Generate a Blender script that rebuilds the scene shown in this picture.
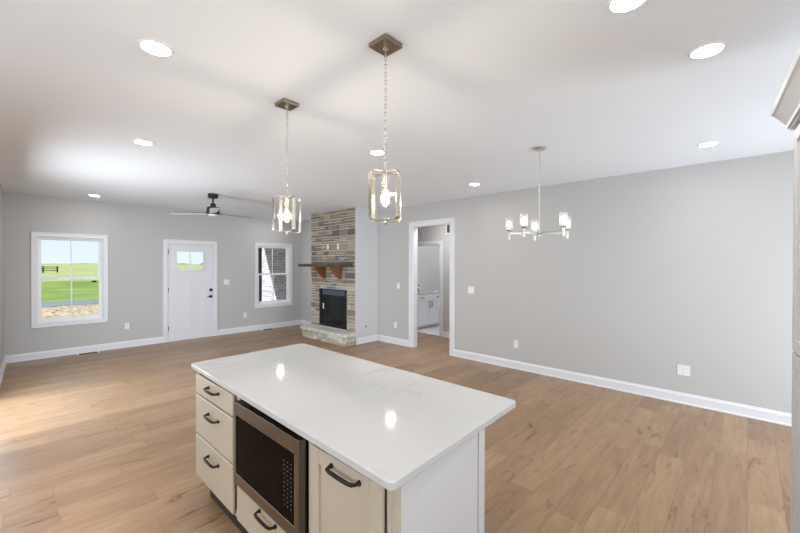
import bpy, bmesh, math, random
from mathutils import Vector, Matrix

for o in list(bpy.data.objects):
    bpy.data.objects.remove(o)
SC = bpy.context.scene
COL = SC.collection
PI = math.pi
R = math.radians

# ------------------------------------------------------------------ camera
CAM_Z = 1.6015
cd = bpy.data.cameras.new('camera'); cam = bpy.data.objects.new('camera', cd); COL.objects.link(cam)
cd.sensor_width = 36.0; cd.lens = 369.17 / 800 * 36.0; cd.clip_start = 0.02; cd.clip_end = 600
cam.matrix_world = (Matrix.Translation((0, 0, CAM_Z)) @ Matrix.Rotation(R(-46.64), 4, 'Z')
                    @ Matrix.Rotation(R(90 - 0.319), 4, 'X') @ Matrix.Rotation(R(0.121), 4, 'Z'))
SC.camera = cam

# ------------------------------------------------------------------ world, sun, daylight, exposure
SC.view_settings.view_transform = 'Standard'; SC.view_settings.look = 'None'
SC.view_settings.gamma = 1.0; SC.view_settings.use_curve_mapping = False
SC.view_settings.exposure = 0.0
W = bpy.data.worlds.new('sky'); SC.world = W; W.use_nodes = True
wn = W.node_tree.nodes; wl = W.node_tree.links
wbg = wn['Background']
tc = wn.new('ShaderNodeTexCoord'); sp = wn.new('ShaderNodeSeparateXYZ'); rp = wn.new('ShaderNodeValToRGB')
wl.new(tc.outputs['Generated'], sp.inputs[0]); wl.new(sp.outputs['Z'], rp.inputs[0]); wl.new(rp.outputs[0], wbg.inputs[0])
rp.color_ramp.elements[0].position = 0.0; rp.color_ramp.elements[0].color = (0.76, 0.87, 1.0, 1)
rp.color_ramp.elements[1].position = 0.7; rp.color_ramp.elements[1].color = (0.36, 0.60, 0.95, 1)
wbg.inputs[1].default_value = 1.1

sd = bpy.data.lights.new('sun', 'SUN'); sun = bpy.data.objects.new('sun', sd); COL.objects.link(sun)
sd.energy = 13.0; sd.angle = R(0.6); sd.color = (1, 0.965, 0.91)
sun.rotation_euler = Vector((-0.85, 0.50, 1.0)).to_track_quat('Z', 'Y').to_euler()

def area(name, loc, aim, sx, sy, power, col, spread=150):
    l = bpy.data.lights.new(name, 'AREA'); l.shape = 'RECTANGLE'; l.size = sx; l.size_y = sy
    l.energy = power; l.color = col; l.spread = R(spread)
    o = bpy.data.objects.new(name, l); COL.objects.link(o); o.location = loc
    o.rotation_euler = (Vector(loc) - Vector(aim)).to_track_quat('Z', 'Y').to_euler()
    return o
# area lamps added to fill the room, set in assumed openings out of view
AISLE_W = 190
PATIO_W, KITCHEN_W, SIDE_W, LIVING_W = 82, 37, 22, 82
area('assumed_patio_fill', (4.35, -2.42, 1.05), (4.2, 0, 1.0), 1.7, 2.0, PATIO_W, (0.80, 0.90, 1.0), 132)
area('assumed_kitchen_fill', (0.6, -2.42, 1.55), (0.6, 0, 1.55), 1.7, 1.1, KITCHEN_W, (0.88, 0.94, 1.0))
area('assumed_side_fill', (-1.29, 1.6, 1.5), (0, 1.6, 1.5), 3.0, 1.2, SIDE_W, (0.92, 0.96, 1.0))
area('assumed_living_fill', (-0.12, 5.6, 1.08), (2, 5.6, 0.85), 1.7, 1.9, LIVING_W, (0.84, 0.92, 1.0), 176)

def spot(name, loc, power, col, cone):
    l = bpy.data.lights.new(name, 'SPOT'); l.energy = power; l.color = col; l.spot_size = R(cone); l.spot_blend = 1.0; l.shadow_soft_size = 0.06
    o = bpy.data.objects.new(name, l); COL.objects.link(o); o.location = loc; return o
# spots added to brighten the aisle floor, coned to miss the drawers
spot('aisle_floor_fill', (-0.22, 1.9, 2.72), AISLE_W, (1, 0.97, 0.93), 56); spot('aisle_floor_fill', (-0.22, 3.3, 2.72), AISLE_W, (1, 0.97, 0.93), 56)

LENS_W = 100.0        # strength of the downlight lenses
BULB_W = 12.5         # watts of each pendant bulb
FIL_W, CANDLE_W = 3.0, 6.0

# ------------------------------------------------------------------ materials
def rgb(r, g, b):
    f = lambda c: (c / 255 / 12.92) if c / 255 <= 0.04045 else ((c / 255 + 0.055) / 1.055) ** 2.4
    return (f(r), f(g), f(b), 1)
def mat(name):
    m = bpy.data.materials.new(name); m.use_nodes = True
    nt = m.node_tree; nt.nodes.clear()
    out = nt.nodes.new('ShaderNodeOutputMaterial')
    return m, nt, out
def N(nt, t, **kw):
    n = nt.nodes.new(t)
    for k, v in kw.items(): setattr(n, k, v)
    return n
def math_n(nt, op, a, b=None, c=None):
    n = nt.nodes.new('ShaderNodeMath'); n.operation = op
    for i, v in enumerate((a, b, c)):
        if v is None: continue
        if isinstance(v, (int, float)): n.inputs[i].default_value = v
        else: nt.links.new(v, n.inputs[i])
    return n.outputs[0]
def plain(name, col, rough=0.5, metal=0.0, spec=0.5, var=0.03, scale=6.0, bump=0.0, bscale=150.0, coat=0.0):
    """principled surface with a faint procedural mottling and optional fine bump"""
    m, nt, out = mat(name)
    p = N(nt, 'ShaderNodeBsdfPrincipled'); nt.links.new(p.outputs[0], out.inputs[0])
    p.inputs['Roughness'].default_value = rough; p.inputs['Metallic'].default_value = metal
    p.inputs['Specular IOR Level'].default_value = spec; p.inputs['Coat Weight'].default_value = coat
    t = N(nt, 'ShaderNodeTexCoord'); no = N(nt, 'ShaderNodeTexNoise'); no.inputs['Scale'].default_value = scale
    no.inputs['Detail'].default_value = 4
    nt.links.new(t.outputs['Object'], no.inputs['Vector'])
    r = N(nt, 'ShaderNodeValToRGB'); nt.links.new(no.outputs[0], r.inputs[0])
    for e, k in zip(r.color_ramp.elements, (1 - var, 1 + var)):
        e.color = tuple(min(1, c * k) for c in col[:3]) + (1,)
    nt.links.new(r.outputs[0], p.inputs['Base Color'])
    if bump:
        n2 = N(nt, 'ShaderNodeTexNoise'); n2.inputs['Scale'].default_value = bscale
        nt.links.new(t.outputs['Object'], n2.inputs['Vector'])
        b = N(nt, 'ShaderNodeBump'); b.inputs['Strength'].default_value = bump; b.inputs['Distance'].default_value = 0.002
        nt.links.new(n2.outputs[0], b.inputs['Height']); nt.links.new(b.outputs[0], p.inputs['Normal'])
    return m
def emit(name, col, strength):
    m, nt, out = mat(name); e = N(nt, 'ShaderNodeEmission'); e.inputs[0].default_value = col; e.inputs[1].default_value = strength
    nt.links.new(e.outputs[0], out.inputs[0]); return m
def glass(name, tint=(1, 1, 1, 1), refl=0.06, edge=0.5, haze=0.0):
    """thin clear glass: mostly clear, mirror-like towards grazing"""
    m, nt, out = mat(name)
    tr = N(nt, 'ShaderNodeBsdfTransparent'); tr.inputs[0].default_value = tint
    gl = N(nt, 'ShaderNodeBsdfGlossy'); gl.inputs['Roughness'].default_value = 0.02
    lw = N(nt, 'ShaderNodeLayerWeight'); lw.inputs[0].default_value = 0.25
    k = math_n(nt, 'MULTIPLY_ADD', lw.outputs['Facing'], edge, refl)
    mx = N(nt, 'ShaderNodeMixShader'); nt.links.new(k, mx.inputs[0]); nt.links.new(tr.outputs[0], mx.inputs[1]); nt.links.new(gl.outputs[0], mx.inputs[2])
    if haze:
        tl = N(nt, 'ShaderNodeBsdfTranslucent'); tl.inputs[0].default_value = (0.95, 0.95, 0.95, 1)
        m2 = N(nt, 'ShaderNodeMixShader'); m2.inputs[0].default_value = haze; nt.links.new(mx.outputs[0], m2.inputs[1]); nt.links.new(tl.outputs[0], m2.inputs[2]); mx = m2
    nt.links.new(mx.outputs[0], out.inputs[0]); return m

def floor_material():
    m, nt, out = mat('oak_plank')
    L = nt.links
    p = N(nt, 'ShaderNodeBsdfPrincipled'); L.new(p.outputs[0], out.inputs[0])
    t = N(nt, 'ShaderNodeTexCoord'); s = N(nt, 'ShaderNodeSeparateXYZ'); L.new(t.outputs['Object'], s.inputs[0])
    PW, PL = 0.182, 1.22
    yr = math_n(nt, 'DIVIDE', s.outputs['Y'], PW); row = math_n(nt, 'FLOOR', yr); fy = math_n(nt, 'FRACT', yr)
    wr = N(nt, 'ShaderNodeTexWhiteNoise'); wr.noise_dimensions = '1D'; L.new(row, wr.inputs['W'])
    xr = math_n(nt, 'ADD', math_n(nt, 'DIVIDE', s.outputs['X'], PL), wr.outputs['Value'])
    colm = math_n(nt, 'FLOOR', xr); fx = math_n(nt, 'FRACT', xr)
    cv = N(nt, 'ShaderNodeCombineXYZ'); L.new(row, cv.inputs[0]); L.new(colm, cv.inputs[1])
    wp = N(nt, 'ShaderNodeTexWhiteNoise'); wp.noise_dimensions = '2D'; L.new(cv.outputs[0], wp.inputs['Vector'])
    # grain coordinates: stretched along X, shifted per plank
    gv = N(nt, 'ShaderNodeCombineXYZ')
    L.new(math_n(nt, 'ADD', math_n(nt, 'MULTIPLY', s.outputs['X'], 1.0), math_n(nt, 'MULTIPLY', wp.outputs['Value'], 37.0)), gv.inputs[0])
    L.new(math_n(nt, 'MULTIPLY', s.outputs['Y'], 9.0), gv.inputs[1]); L.new(math_n(nt, 'MULTIPLY', wp.outputs['Value'], 91.0), gv.inputs[2])
    g1 = N(nt, 'ShaderNodeTexNoise'); g1.inputs['Scale'].default_value = 2.2; g1.inputs['Detail'].default_value = 6; g1.inputs['Roughness'].default_value = 0.6
    g1.inputs['Distortion'].default_value = 0.6
    L.new(gv.outputs[0], g1.inputs['Vector'])
    gv2 = N(nt, 'ShaderNodeVectorMath'); gv2.operation = 'MULTIPLY'; gv2.inputs[1].default_value = (2.0, 9.0, 1.0); L.new(gv.outputs[0], gv2.inputs[0])
    g2 = N(nt, 'ShaderNodeTexNoise'); g2.inputs['Scale'].default_value = 2.0; g2.inputs['Detail'].default_value = 4; L.new(gv2.outputs[0], g2.inputs['Vector'])
    # knots / dark mineral streaks
    gv3 = N(nt, 'ShaderNodeVectorMath'); gv3.operation = 'MULTIPLY'; gv3.inputs[1].default_value = (1.0, 0.45, 1.0); L.new(gv.outputs[0], gv3.inputs[0])
    g3 = N(nt, 'ShaderNodeTexNoise'); g3.inputs['Scale'].default_value = 2.3; g3.inputs['Detail'].default_value = 5; g3.inputs['Roughness'].default_value = 0.7
    g3.inputs['Distortion'].default_value = 1.2
    L.new(gv3.outputs[0], g3.inputs['Vector'])
    r1 = N(nt, 'ShaderNodeValToRGB'); L.new(wp.outputs['Value'], r1.inputs[0])
    cols = [rgb(150, 120, 91), rgb(160, 129, 99), rgb(168, 137, 106), rgb(174, 143, 111)]
    r1.color_ramp.elements[0].color = cols[0]; r1.color_ramp.elements[1].color = cols[3]
    e = r1.color_ramp.elements.new(0.35); e.color = cols[1]
    e = r1.color_ramp.elements.new(0.7); e.color = cols[2]
    def mul(a, fac_out, lo, hi, p0=0.3, p1=0.7):
        rr = N(nt, 'ShaderNodeValToRGB'); L.new(fac_out, rr.inputs[0])
        rr.color_ramp.elements[0].position = p0; rr.color_ramp.elements[0].color = lo
        rr.color_ramp.elements[1].position = p1; rr.color_ramp.elements[1].color = hi
        mx = N(nt, 'ShaderNodeMix'); mx.data_type = 'RGBA'; mx.blend_type = 'MULTIPLY'; mx.inputs[0].default_value = 1
        L.new(a, mx.inputs[6]); L.new(rr.outputs[0], mx.inputs[7]); return mx.outputs[2]
    c = mul(r1.outputs[0], g1.outputs[0], (0.78, 0.75, 0.72, 1), (1.08, 1.07, 1.06, 1))
    c = mul(c, g2.outputs[0], (0.90, 0.89, 0.88, 1), (1.05, 1.05, 1.05, 1))
    c = mul(c, g3.outputs[0], (0.50, 0.43, 0.38, 1), (1, 1, 1, 1), 0.31, 0.42)
    # seams
    dy = math_n(nt, 'MINIMUM', fy, math_n(nt, 'SUBTRACT', 1.0, fy)); dx = math_n(nt, 'MINIMUM', fx, math_n(nt, 'SUBTRACT', 1.0, fx))
    sy = math_n(nt, 'GREATER_THAN', math_n(nt, 'MULTIPLY', dy, PW), 0.0014); sx = math_n(nt, 'GREATER_THAN', math_n(nt, 'MULTIPLY', dx, PL), 0.0014)
    seam = math_n(nt, 'MULTIPLY', sy, sx)
    mx = N(nt, 'ShaderNodeMix'); mx.data_type = 'RGBA'; L.new(seam, mx.inputs[0])
    mx.inputs[6].default_value = rgb(122, 95, 71); L.new(c, mx.inputs[7])
    L.new(mx.outputs[2], p.inputs['Base Color'])
    L.new(math_n(nt, 'MULTIPLY_ADD', g2.outputs[0], 0.14, 0.30), p.inputs['Roughness'])
    p.inputs['Specular IOR Level'].default_value = 0.5
    b = N(nt, 'ShaderNodeBump'); b.inputs['Strength'].default_value = 0.35; b.inputs['Distance'].default_value = 0.0015
    L.new(math_n(nt, 'ADD', math_n(nt, 'MULTIPLY', g2.outputs[0], 0.5), seam), b.inputs['Height']); L.new(b.outputs[0], p.inputs['Normal'])
    return m

def quartz_material():
    m, nt, out = mat('white_quartz'); L = nt.links
    p = N(nt, 'ShaderNodeBsdfPrincipled'); L.new(p.outputs[0], out.inputs[0])
    t = N(nt, 'ShaderNodeTexCoord'); mp = N(nt, 'ShaderNodeMapping'); L.new(t.outputs['Object'], mp.inputs[0])
    mp.inputs['Rotation'].default_value = (0, 0, R(28)); mp.inputs['Scale'].default_value = (1.0, 2.6, 1)
    w = N(nt, 'ShaderNodeTexNoise'); w.inputs['Scale'].default_value = 1.25; w.inputs['Detail'].default_value = 5; w.inputs['Distortion'].default_value = 0.5
    L.new(mp.outputs[0], w.inputs['Vector'])
    d = math_n(nt, 'ABSOLUTE', math_n(nt, 'SUBTRACT', w.outputs[0], 0.5))
    r = N(nt, 'ShaderNodeValToRGB'); L.new(d, r.inputs[0])
    r.color_ramp.elements[0].position = 0.0; r.color_ramp.elements[0].color = rgb(190, 189, 187)
    r.color_ramp.elements[1].position = 0.018; r.color_ramp.elements[1].color = rgb(200, 200, 199)
    n2 = N(nt, 'ShaderNodeTexNoise'); n2.inputs['Scale'].default_value = 1.4; L.new(t.outputs['Object'], n2.inputs['Vector'])
    r2 = N(nt, 'ShaderNodeValToRGB'); L.new(n2.outputs[0], r2.inputs[0])
    r2.color_ramp.elements[0].position = 0.45; r2.color_ramp.elements[1].position = 0.62
    mx = N(nt, 'ShaderNodeMix'); mx.data_type = 'RGBA'; L.new(r2.outputs[0], mx.inputs[0])
    mx.inputs[6].default_value = rgb(200, 200, 199); L.new(r.outputs[0], mx.inputs[7])
    L.new(mx.outputs[2], p.inputs['Base Color'])
    p.inputs['Roughness'].default_value = 0.075; p.inputs['Specular IOR Level'].default_value = 0.5
    return m

def stone_material(name, k=1.0):
    m, nt, out = mat(name); L = nt.links
    p = N(nt, 'ShaderNodeBsdfPrincipled'); L.new(p.outputs[0], out.inputs[0])
    a = N(nt, 'ShaderNodeVertexColor'); a.layer_name = 'stone'
    t = N(nt, 'ShaderNodeTexCoord'); n = N(nt, 'ShaderNodeTexNoise'); n.inputs['Scale'].default_value = 22; n.inputs['Detail'].default_value = 6
    L.new(t.outputs['Object'], n.inputs['Vector'])
    r = N(nt, 'ShaderNodeValToRGB'); L.new(n.outputs[0], r.inputs[0])
    r.color_ramp.elements[0].position = 0.3; r.color_ramp.elements[0].color = (0.72, 0.72, 0.72, 1)
    r.color_ramp.elements[1].position = 0.7; r.color_ramp.elements[1].color = (1.12, 1.1, 1.06, 1)
    mx = N(nt, 'ShaderNodeMix'); mx.data_type = 'RGBA'; mx.blend_type = 'MULTIPLY'; mx.inputs[0].default_value = 1
    L.new(a.outputs[0], mx.inputs[6]); L.new(r.outputs[0], mx.inputs[7]); L.new(mx.outputs[2], p.inputs['Base Color'])
    p.inputs['Roughness'].default_value = 0.85
    b = N(nt, 'ShaderNodeBump'); b.inputs['Strength'].default_value = 0.6; b.inputs['Distance'].default_value = 0.008
    L.new(n.outputs[0], b.inputs['Height']); L.new(b.outputs[0], p.inputs['Normal'])
    return m

def wood_material(name, c0, c1, axis=1, rough=0.55, scale=3.0):
    m, nt, out = mat(name); L = nt.links
    p = N(nt, 'ShaderNodeBsdfPrincipled'); L.new(p.outputs[0], out.inputs[0])
    t = N(nt, 'ShaderNodeTexCoord'); mp = N(nt, 'ShaderNodeMapping'); L.new(t.outputs['Object'], mp.inputs[0])
    sc = [12.0, 12.0, 12.0]; sc[axis] = 1.0; mp.inputs['Scale'].default_value = sc
    n = N(nt, 'ShaderNodeTexNoise'); n.inputs['Scale'].default_value = scale; n.inputs['Detail'].default_value = 5
    L.new(mp.outputs[0], n.inputs['Vector'])
    r = N(nt, 'ShaderNodeValToRGB'); L.new(n.outputs[0], r.inputs[0])
    r.color_ramp.elements[0].position = 0.3; r.color_ramp.elements[0].color = c0
    r.color_ramp.elements[1].position = 0.7; r.color_ramp.elements[1].color = c1
    L.new(r.outputs[0], p.inputs['Base Color']); p.inputs['Roughness'].default_value = rough
    return m

def brick_material():
    m, nt, out = mat('porch_brick'); L = nt.links
    p = N(nt, 'ShaderNodeBsdfPrincipled'); L.new(p.outputs[0], out.inputs[0])
    t = N(nt, 'ShaderNodeTexCoord'); s = N(nt, 'ShaderNodeSeparateXYZ'); L.new(t.outputs['Object'], s.inputs[0])
    cv = N(nt, 'ShaderNodeCombineXYZ'); L.new(math_n(nt, 'ADD', s.outputs['Y'], s.outputs['X']), cv.inputs[0]); L.new(s.outputs['Z'], cv.inputs[1])
    b = N(nt, 'ShaderNodeTexBrick'); L.new(cv.outputs[0], b.inputs['Vector'])
    b.inputs['Scale'].default_value = 1.0; b.inputs['Brick Width'].default_value = 0.24; b.inputs['Row Height'].default_value = 0.078
    b.inputs['Mortar Size'].default_value = 0.008; b.inputs['Bias'].default_value = -0.2
    b.inputs['Color1'].default_value = rgb(150, 148, 154); b.inputs['Color2'].default_value = rgb(104, 102, 110); b.inputs['Mortar'].default_value = rgb(172, 170, 172)
    L.new(b.outputs['Color'], p.inputs['Base Color']); p.inputs['Roughness'].default_value = 0.9
    return m

def two_tone(name, c0, c1, scale, rough=0.9, detail=6):
    m, nt, out = mat(name); L = nt.links
    p = N(nt, 'ShaderNodeBsdfPrincipled'); L.new(p.outputs[0], out.inputs[0])
    t = N(nt, 'ShaderNodeTexCoord'); n = N(nt, 'ShaderNodeTexNoise'); n.inputs['Scale'].default_value = scale; n.inputs['Detail'].default_value = detail
    L.new(t.outputs['Object'], n.inputs['Vector'])
    r = N(nt, 'ShaderNodeValToRGB'); L.new(n.outputs[0], r.inputs[0])
    r.color_ramp.elements[0].position = 0.35; r.color_ramp.elements[0].color = c0
    r.color_ramp.elements[1].position = 0.65; r.color_ramp.elements[1].color = c1
    L.new(r.outputs[0], p.inputs['Base Color']); p.inputs['Roughness'].default_value = rough
    p.inputs['Specular IOR Level'].default_value = 0.1
    return m

M = {}
M['floor'] = floor_material()
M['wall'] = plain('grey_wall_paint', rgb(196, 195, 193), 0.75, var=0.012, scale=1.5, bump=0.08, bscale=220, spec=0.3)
M['chase'] = plain('grey_wall_paint_lit', rgb(214, 214, 216), 0.75, var=0.012, scale=1.5, bump=0.08, bscale=220, spec=0.3)  # the grey wall paint, lightened to stand in for light on the chase
M['ceil'] = plain('white_ceiling_paint', rgb(238, 241, 245), 0.9, var=0.01, scale=1.2, bump=0.1, bscale=180, spec=0.2)
M['trim'] = plain('white_trim_paint', rgb(232, 232, 235), 0.35, var=0.01)
M['door'] = plain('white_door_paint', rgb(228, 228, 232), 0.4, var=0.01)
M['vinyl'] = plain('white_vinyl', rgb(247, 247, 249), 0.35, var=0.01)
M['cab'] = plain('cabinet_paint_shaded', rgb(194, 183, 164), 0.42, var=0.012)  # same near-white paint as the panels, darkened and warmed for aisle shade
M['panel'] = plain('white_panel_paint', rgb(209, 208, 208), 0.45, var=0.01)
M['quartz'] = quartz_material()
M['steel'] = plain('stainless_steel', rgb(122, 117, 112), 0.32, metal=1.0, var=0.03, scale=2)
M['mwglass'] = plain('black_glass', (0.006, 0.005, 0.0045, 1), 0.08, var=0.01, spec=0.12)
M['mwglass'].node_tree.nodes['Principled BSDF'].inputs['IOR'].default_value = 1.16
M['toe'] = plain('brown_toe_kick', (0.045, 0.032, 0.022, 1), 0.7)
M['dark'] = plain('dark_recess', (0.02, 0.018, 0.016, 1), 0.7)
M['bronze'] = plain('dark_bronze', (0.028, 0.021, 0.017, 1), 0.38, metal=0.7, var=0.08, scale=30)
M['black'] = plain('matte_black', (0.012, 0.012, 0.013, 1), 0.42, var=0.05)
M['nickel'] = plain('brushed_nickel', rgb(208, 201, 188), 0.26, metal=1.0, var=0.03, scale=14)
M['nickel_dark'] = plain('aged_nickel', rgb(158, 146, 130), 0.33, metal=1.0, var=0.05, scale=14)
M['blade_top'] = plain('black_fan_blade', (0.014, 0.013, 0.013, 1), 0.4)
M['blade_under'] = plain('pale_blade_underside', rgb(214, 212, 208), 0.3)
M['silver'] = plain('polished_nickel', rgb(222, 221, 217), 0.24, metal=1.0, var=0.02, scale=14)
M['pane'] = glass('window_glass', refl=0.0, edge=0.10)
M['clear'] = glass('clear_glass', refl=0.06, edge=0.4, haze=0.22)
M['bulbglass'] = glass('bulb_glass', tint=(1, 0.97, 0.9, 1), refl=0.10, edge=0.75)
M['filament'] = emit('glowing_filament', (1.0, 0.80, 0.50, 1), FIL_W)
M['candle'] = emit('lit_bulb', (1.0, 0.93, 0.82, 1), CANDLE_W)
M['lens'] = emit('downlight_lens', (1.0, 0.975, 0.945, 1), LENS_W)
M['plate'] = plain('white_plastic', rgb(238, 238, 238), 0.35, var=0.01)
M['slot'] = plain('socket_slot', (0.05, 0.05, 0.05, 1), 0.6)
M['stone'] = stone_material('ledge_stone')
M['mortar'] = plain('pale_mortar', rgb(206, 201, 192), 0.95, var=0.08, scale=40, bump=0.3, bscale=90)
M['cap'] = two_tone('hearth_cap_stone', rgb(206, 202, 194), rgb(232, 229, 222), 9, 0.8)
M['mantel'] = wood_material('dark_stained_wood', rgb(58, 46, 38), rgb(98, 82, 68), 1)
M['corbel'] = wood_material('orange_brown_wood', rgb(128, 78, 44), rgb(156, 100, 60), 2)
M['firebox'] = plain('black_steel', (0.012, 0.012, 0.014, 1), 0.35, var=0.05, spec=0.25)
M['fireglass'] = plain('firebox_glass', (0.010, 0.011, 0.012, 1), 0.10, spec=0.2)
M['blue_reflection'] = plain('blue_reflection_steel', (0.10, 0.125, 0.19, 1), 0.28, metal=0.6)
M['grille_dark'] = plain('grille_shadow', (0.10, 0.10, 0.10, 1), 0.7)
M['register'] = plain('brown_register', rgb(70, 58, 48), 0.5, metal=0.3)
M['tile'] = two_tone('pale_floor_tile', rgb(206, 206, 208), rgb(224, 224, 226), 3, 0.4)
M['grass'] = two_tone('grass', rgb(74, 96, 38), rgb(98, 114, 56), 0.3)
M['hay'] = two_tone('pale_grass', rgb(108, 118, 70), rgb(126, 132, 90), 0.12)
M['dirt'] = two_tone('pebbly_dirt', rgb(56, 48, 36), rgb(168, 154, 126), 9)
M['asphalt'] = two_tone('asphalt', rgb(86, 91, 98), rgb(96, 101, 108), 4)
M['brick'] = brick_material()
M['fencewood'] = plain('dark_fence_wood', rgb(62, 66, 62), 0.8)
M['post'] = plain('slate_blue_paint', rgb(66, 80, 96), 0.6)
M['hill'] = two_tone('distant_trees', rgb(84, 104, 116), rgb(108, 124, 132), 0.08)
M['concrete'] = two_tone('concrete', rgb(150, 148, 144), rgb(176, 174, 170), 2)
M['soffit'] = plain('white_soffit', rgb(222, 222, 222), 0.7)

# ------------------------------------------------------------------ mesh helpers
def bm_new(): return bmesh.new()
def bx(bm, x0, x1, y0, y1, z0, z1):
    x0, x1 = sorted((x0, x1)); y0, y1 = sorted((y0, y1)); z0, z1 = sorted((z0, z1))
    v = [bm.verts.new(p) for p in ((x0,y0,z0),(x1,y0,z0),(x1,y1,z0),(x0,y1,z0),(x0,y0,z1),(x1,y0,z1),(x1,y1,z1),(x0,y1,z1))]
    return [bm.faces.new([v[i] for i in f]) for f in ((3,2,1,0),(4,5,6,7),(0,1,5,4),(1,2,6,5),(2,3,7,6),(3,0,4,7))]
def prism(bm, pts, vec):
    """closed polygon of 3-D points swept along vec"""
    vec = Vector(vec); n = len(pts)
    a = [bm.verts.new(p) for p in pts]; b = [bm.verts.new(Vector(p) + vec) for p in pts]
    fs = [bm.faces.new(a[::-1]), bm.faces.new(b)]
    for i in range(n): fs.append(bm.faces.new((a[i], a[(i+1) % n], b[(i+1) % n], b[i])))
    bmesh.ops.recalc_face_normals(bm, faces=fs)
    return fs
def frame_of(d):
    d = Vector(d).normalized(); u = d.orthogonal().normalized(); return u, d.cross(u)
def tube(bm, path, r, seg=10, caps=True, closed=False):
    path = [Vector(p) for p in path]; n = len(path)
    rs = r if isinstance(r, (list, tuple)) else [r] * n
    rings = []; u = None
    for i, p in enumerate(path):
        if closed: d = path[(i+1) % n] - path[i-1]
        else: d = path[min(i+1, n-1)] - path[max(i-1, 0)]
        d.normalize()
        if u is None: u = d.orthogonal().normalized()
        else: u = (u - d * u.dot(d)).normalized()
        w = d.cross(u)
        rings.append([bm.verts.new(p + (u * math.cos(2*PI*k/seg) + w * math.sin(2*PI*k/seg)) * rs[i]) for k in range(seg)])
    m = n if closed else n - 1
    for i in range(m):
        a, b = rings[i], rings[(i+1) % n]
        for k in range(seg): bm.faces.new((a[k], a[(k+1) % seg], b[(k+1) % seg], b[k]))
    if caps and not closed:
        bm.faces.new(rings[0][::-1]); bm.faces.new(rings[-1])
def lathe(bm, prof, c=(0, 0, 0), seg=24, axis='Z'):
    """profile of (radius, height) turned about the axis through c; ends closed when the radius is 0"""
    c = Vector(c)
    def P(r, h, a):
        if axis == 'Z': return c + Vector((r*math.cos(a), r*math.sin(a), h))
        if axis == 'X': return c + Vector((h, r*math.cos(a), r*math.sin(a)))
        return c + Vector((r*math.sin(a), h, r*math.cos(a)))
    rings = []
    for r, h in prof:
        if r < 1e-6: rings.append([bm.verts.new(P(0, h, 0))])
        else: rings.append([bm.verts.new(P(r, h, 2*PI*k/seg)) for k in range(seg)])
    for a, b in zip(rings, rings[1:]):
        for k in range(seg):
            k2 = (k+1) % seg
            if len(a) == 1 and len(b) == 1: continue
            if len(a) == 1: bm.faces.new((a[0], b[k2], b[k]))
            elif len(b) == 1: bm.faces.new((a[k], a[k2], b[0]))
            else: bm.faces.new((a[k], a[k2], b[k2], b[k]))
def disc(r, h0, h1): return [(0, h0), (r, h0), (r, h1), (0, h1)]
def strap_loop(bm, pts, nrm, wid, th):
    """flat metal strap following a closed loop: pts in a plane with normal nrm, wid along nrm, th across"""
    pts = [Vector(p) for p in pts]; nrm = Vector(nrm).normalized(); n = len(pts); rings = []
    for i, p in enumerate(pts):
        d = (pts[(i+1) % n] - pts[i-1]).normalized(); o = d.cross(nrm).normalized()
        rings.append([bm.verts.new(p + o*(a*th/2) + nrm*(b*wid/2)) for a, b in ((-1,-1),(1,-1),(1,1),(-1,1))])
    for i in range(n):
        a, b = rings[i], rings[(i+1) % n]
        for k in range(4): bm.faces.new((a[k], a[(k+1) % 4], b[(k+1) % 4], b[k]))

WORLD = {}
def wloc(o): return WORLD.get(o.name, Vector((0, 0, 0))) if o else Vector((0, 0, 0))
def obj(name, bm, m, parent=None, bevel=0.0, smooth=False, seg=2, label=None):
    """link a bmesh (in world coordinates) as one mesh object"""
    bmesh.ops.recalc_face_normals(bm, faces=bm.faces[:])
    off = wloc(parent)
    bm.transform(Matrix.Translation(-off))
    me = bpy.data.meshes.new(name); bm.to_mesh(me); bm.free()
    me.materials.append(m)
    o = bpy.data.objects.new(name, me); COL.objects.link(o)
    if parent: o.parent = parent
    WORLD[o.name] = off.copy()
    if smooth:
        for f in me.polygons: f.use_smooth = True
        try: me.set_sharp_from_angle(angle=R(40))
        except Exception: pass
    if bevel:
        b = o.modifiers.new('bevel', 'BEVEL'); b.width = bevel; b.segments = seg; b.limit_method = 'ANGLE'; b.angle_limit = R(40)
    if label: o['label'] = label
    return o
def thing(name, label, cat, loc=(0, 0, 0), group=None):
    o = bpy.data.objects.new(name, None); COL.objects.link(o); o.location = loc; o.empty_display_size = 0.1
    WORLD[o.name] = Vector(loc); o['label'] = label; o['category'] = cat
    if group: o['group'] = group
    return o
def tag(o, label, cat, group=None, kind=None):
    o['label'] = label; o['category'] = cat
    if group: o['group'] = group
    if kind: o['kind'] = kind
    return o
def struct_empty(name, label, cat, loc=(0, 0, 0)):
    o = thing(name, label, cat, loc); o['kind'] = 'structure'; return o
def struct(name, bm, m, label, cat, **kw):
    o = obj(name, bm, m, **kw); o['kind'] = 'structure'; o['label'] = label; o['category'] = cat; return o
def dup(root, loc, label, group=None):
    r = root.copy(); COL.objects.link(r); r.location = loc; r['label'] = label
    if group: r['group'] = group
    for ch in list(root.children):
        c = ch.copy(); COL.objects.link(c); c.parent = r
        for g in ch.children:
            d = g.copy(); COL.objects.link(d); d.parent = c
    return r
def box_obj(name, b, m, parent=None, bevel=0.0, **kw):
    bm = bm_new(); bx(bm, *b); return obj(name, bm, m, parent, bevel, **kw)
def wall_cells(bm, u0, u1, holes, put, H):
    """wall as box cells around rectangular holes (u0,u1,z0,z1)"""
    us = sorted({u0, u1, *[h[0] for h in holes], *[h[1] for h in holes]}); zs = sorted({0, H, *[h[2] for h in holes], *[h[3] for h in holes]})
    for a, b in zip(us, us[1:]):
        for c, d in zip(zs, zs[1:]):
            mu, mz = (a+b)/2, (c+d)/2
            if any(h[0] < mu < h[1] and h[2] < mz < h[3] for h in holes): continue
            put(a, b, c, d)

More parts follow.
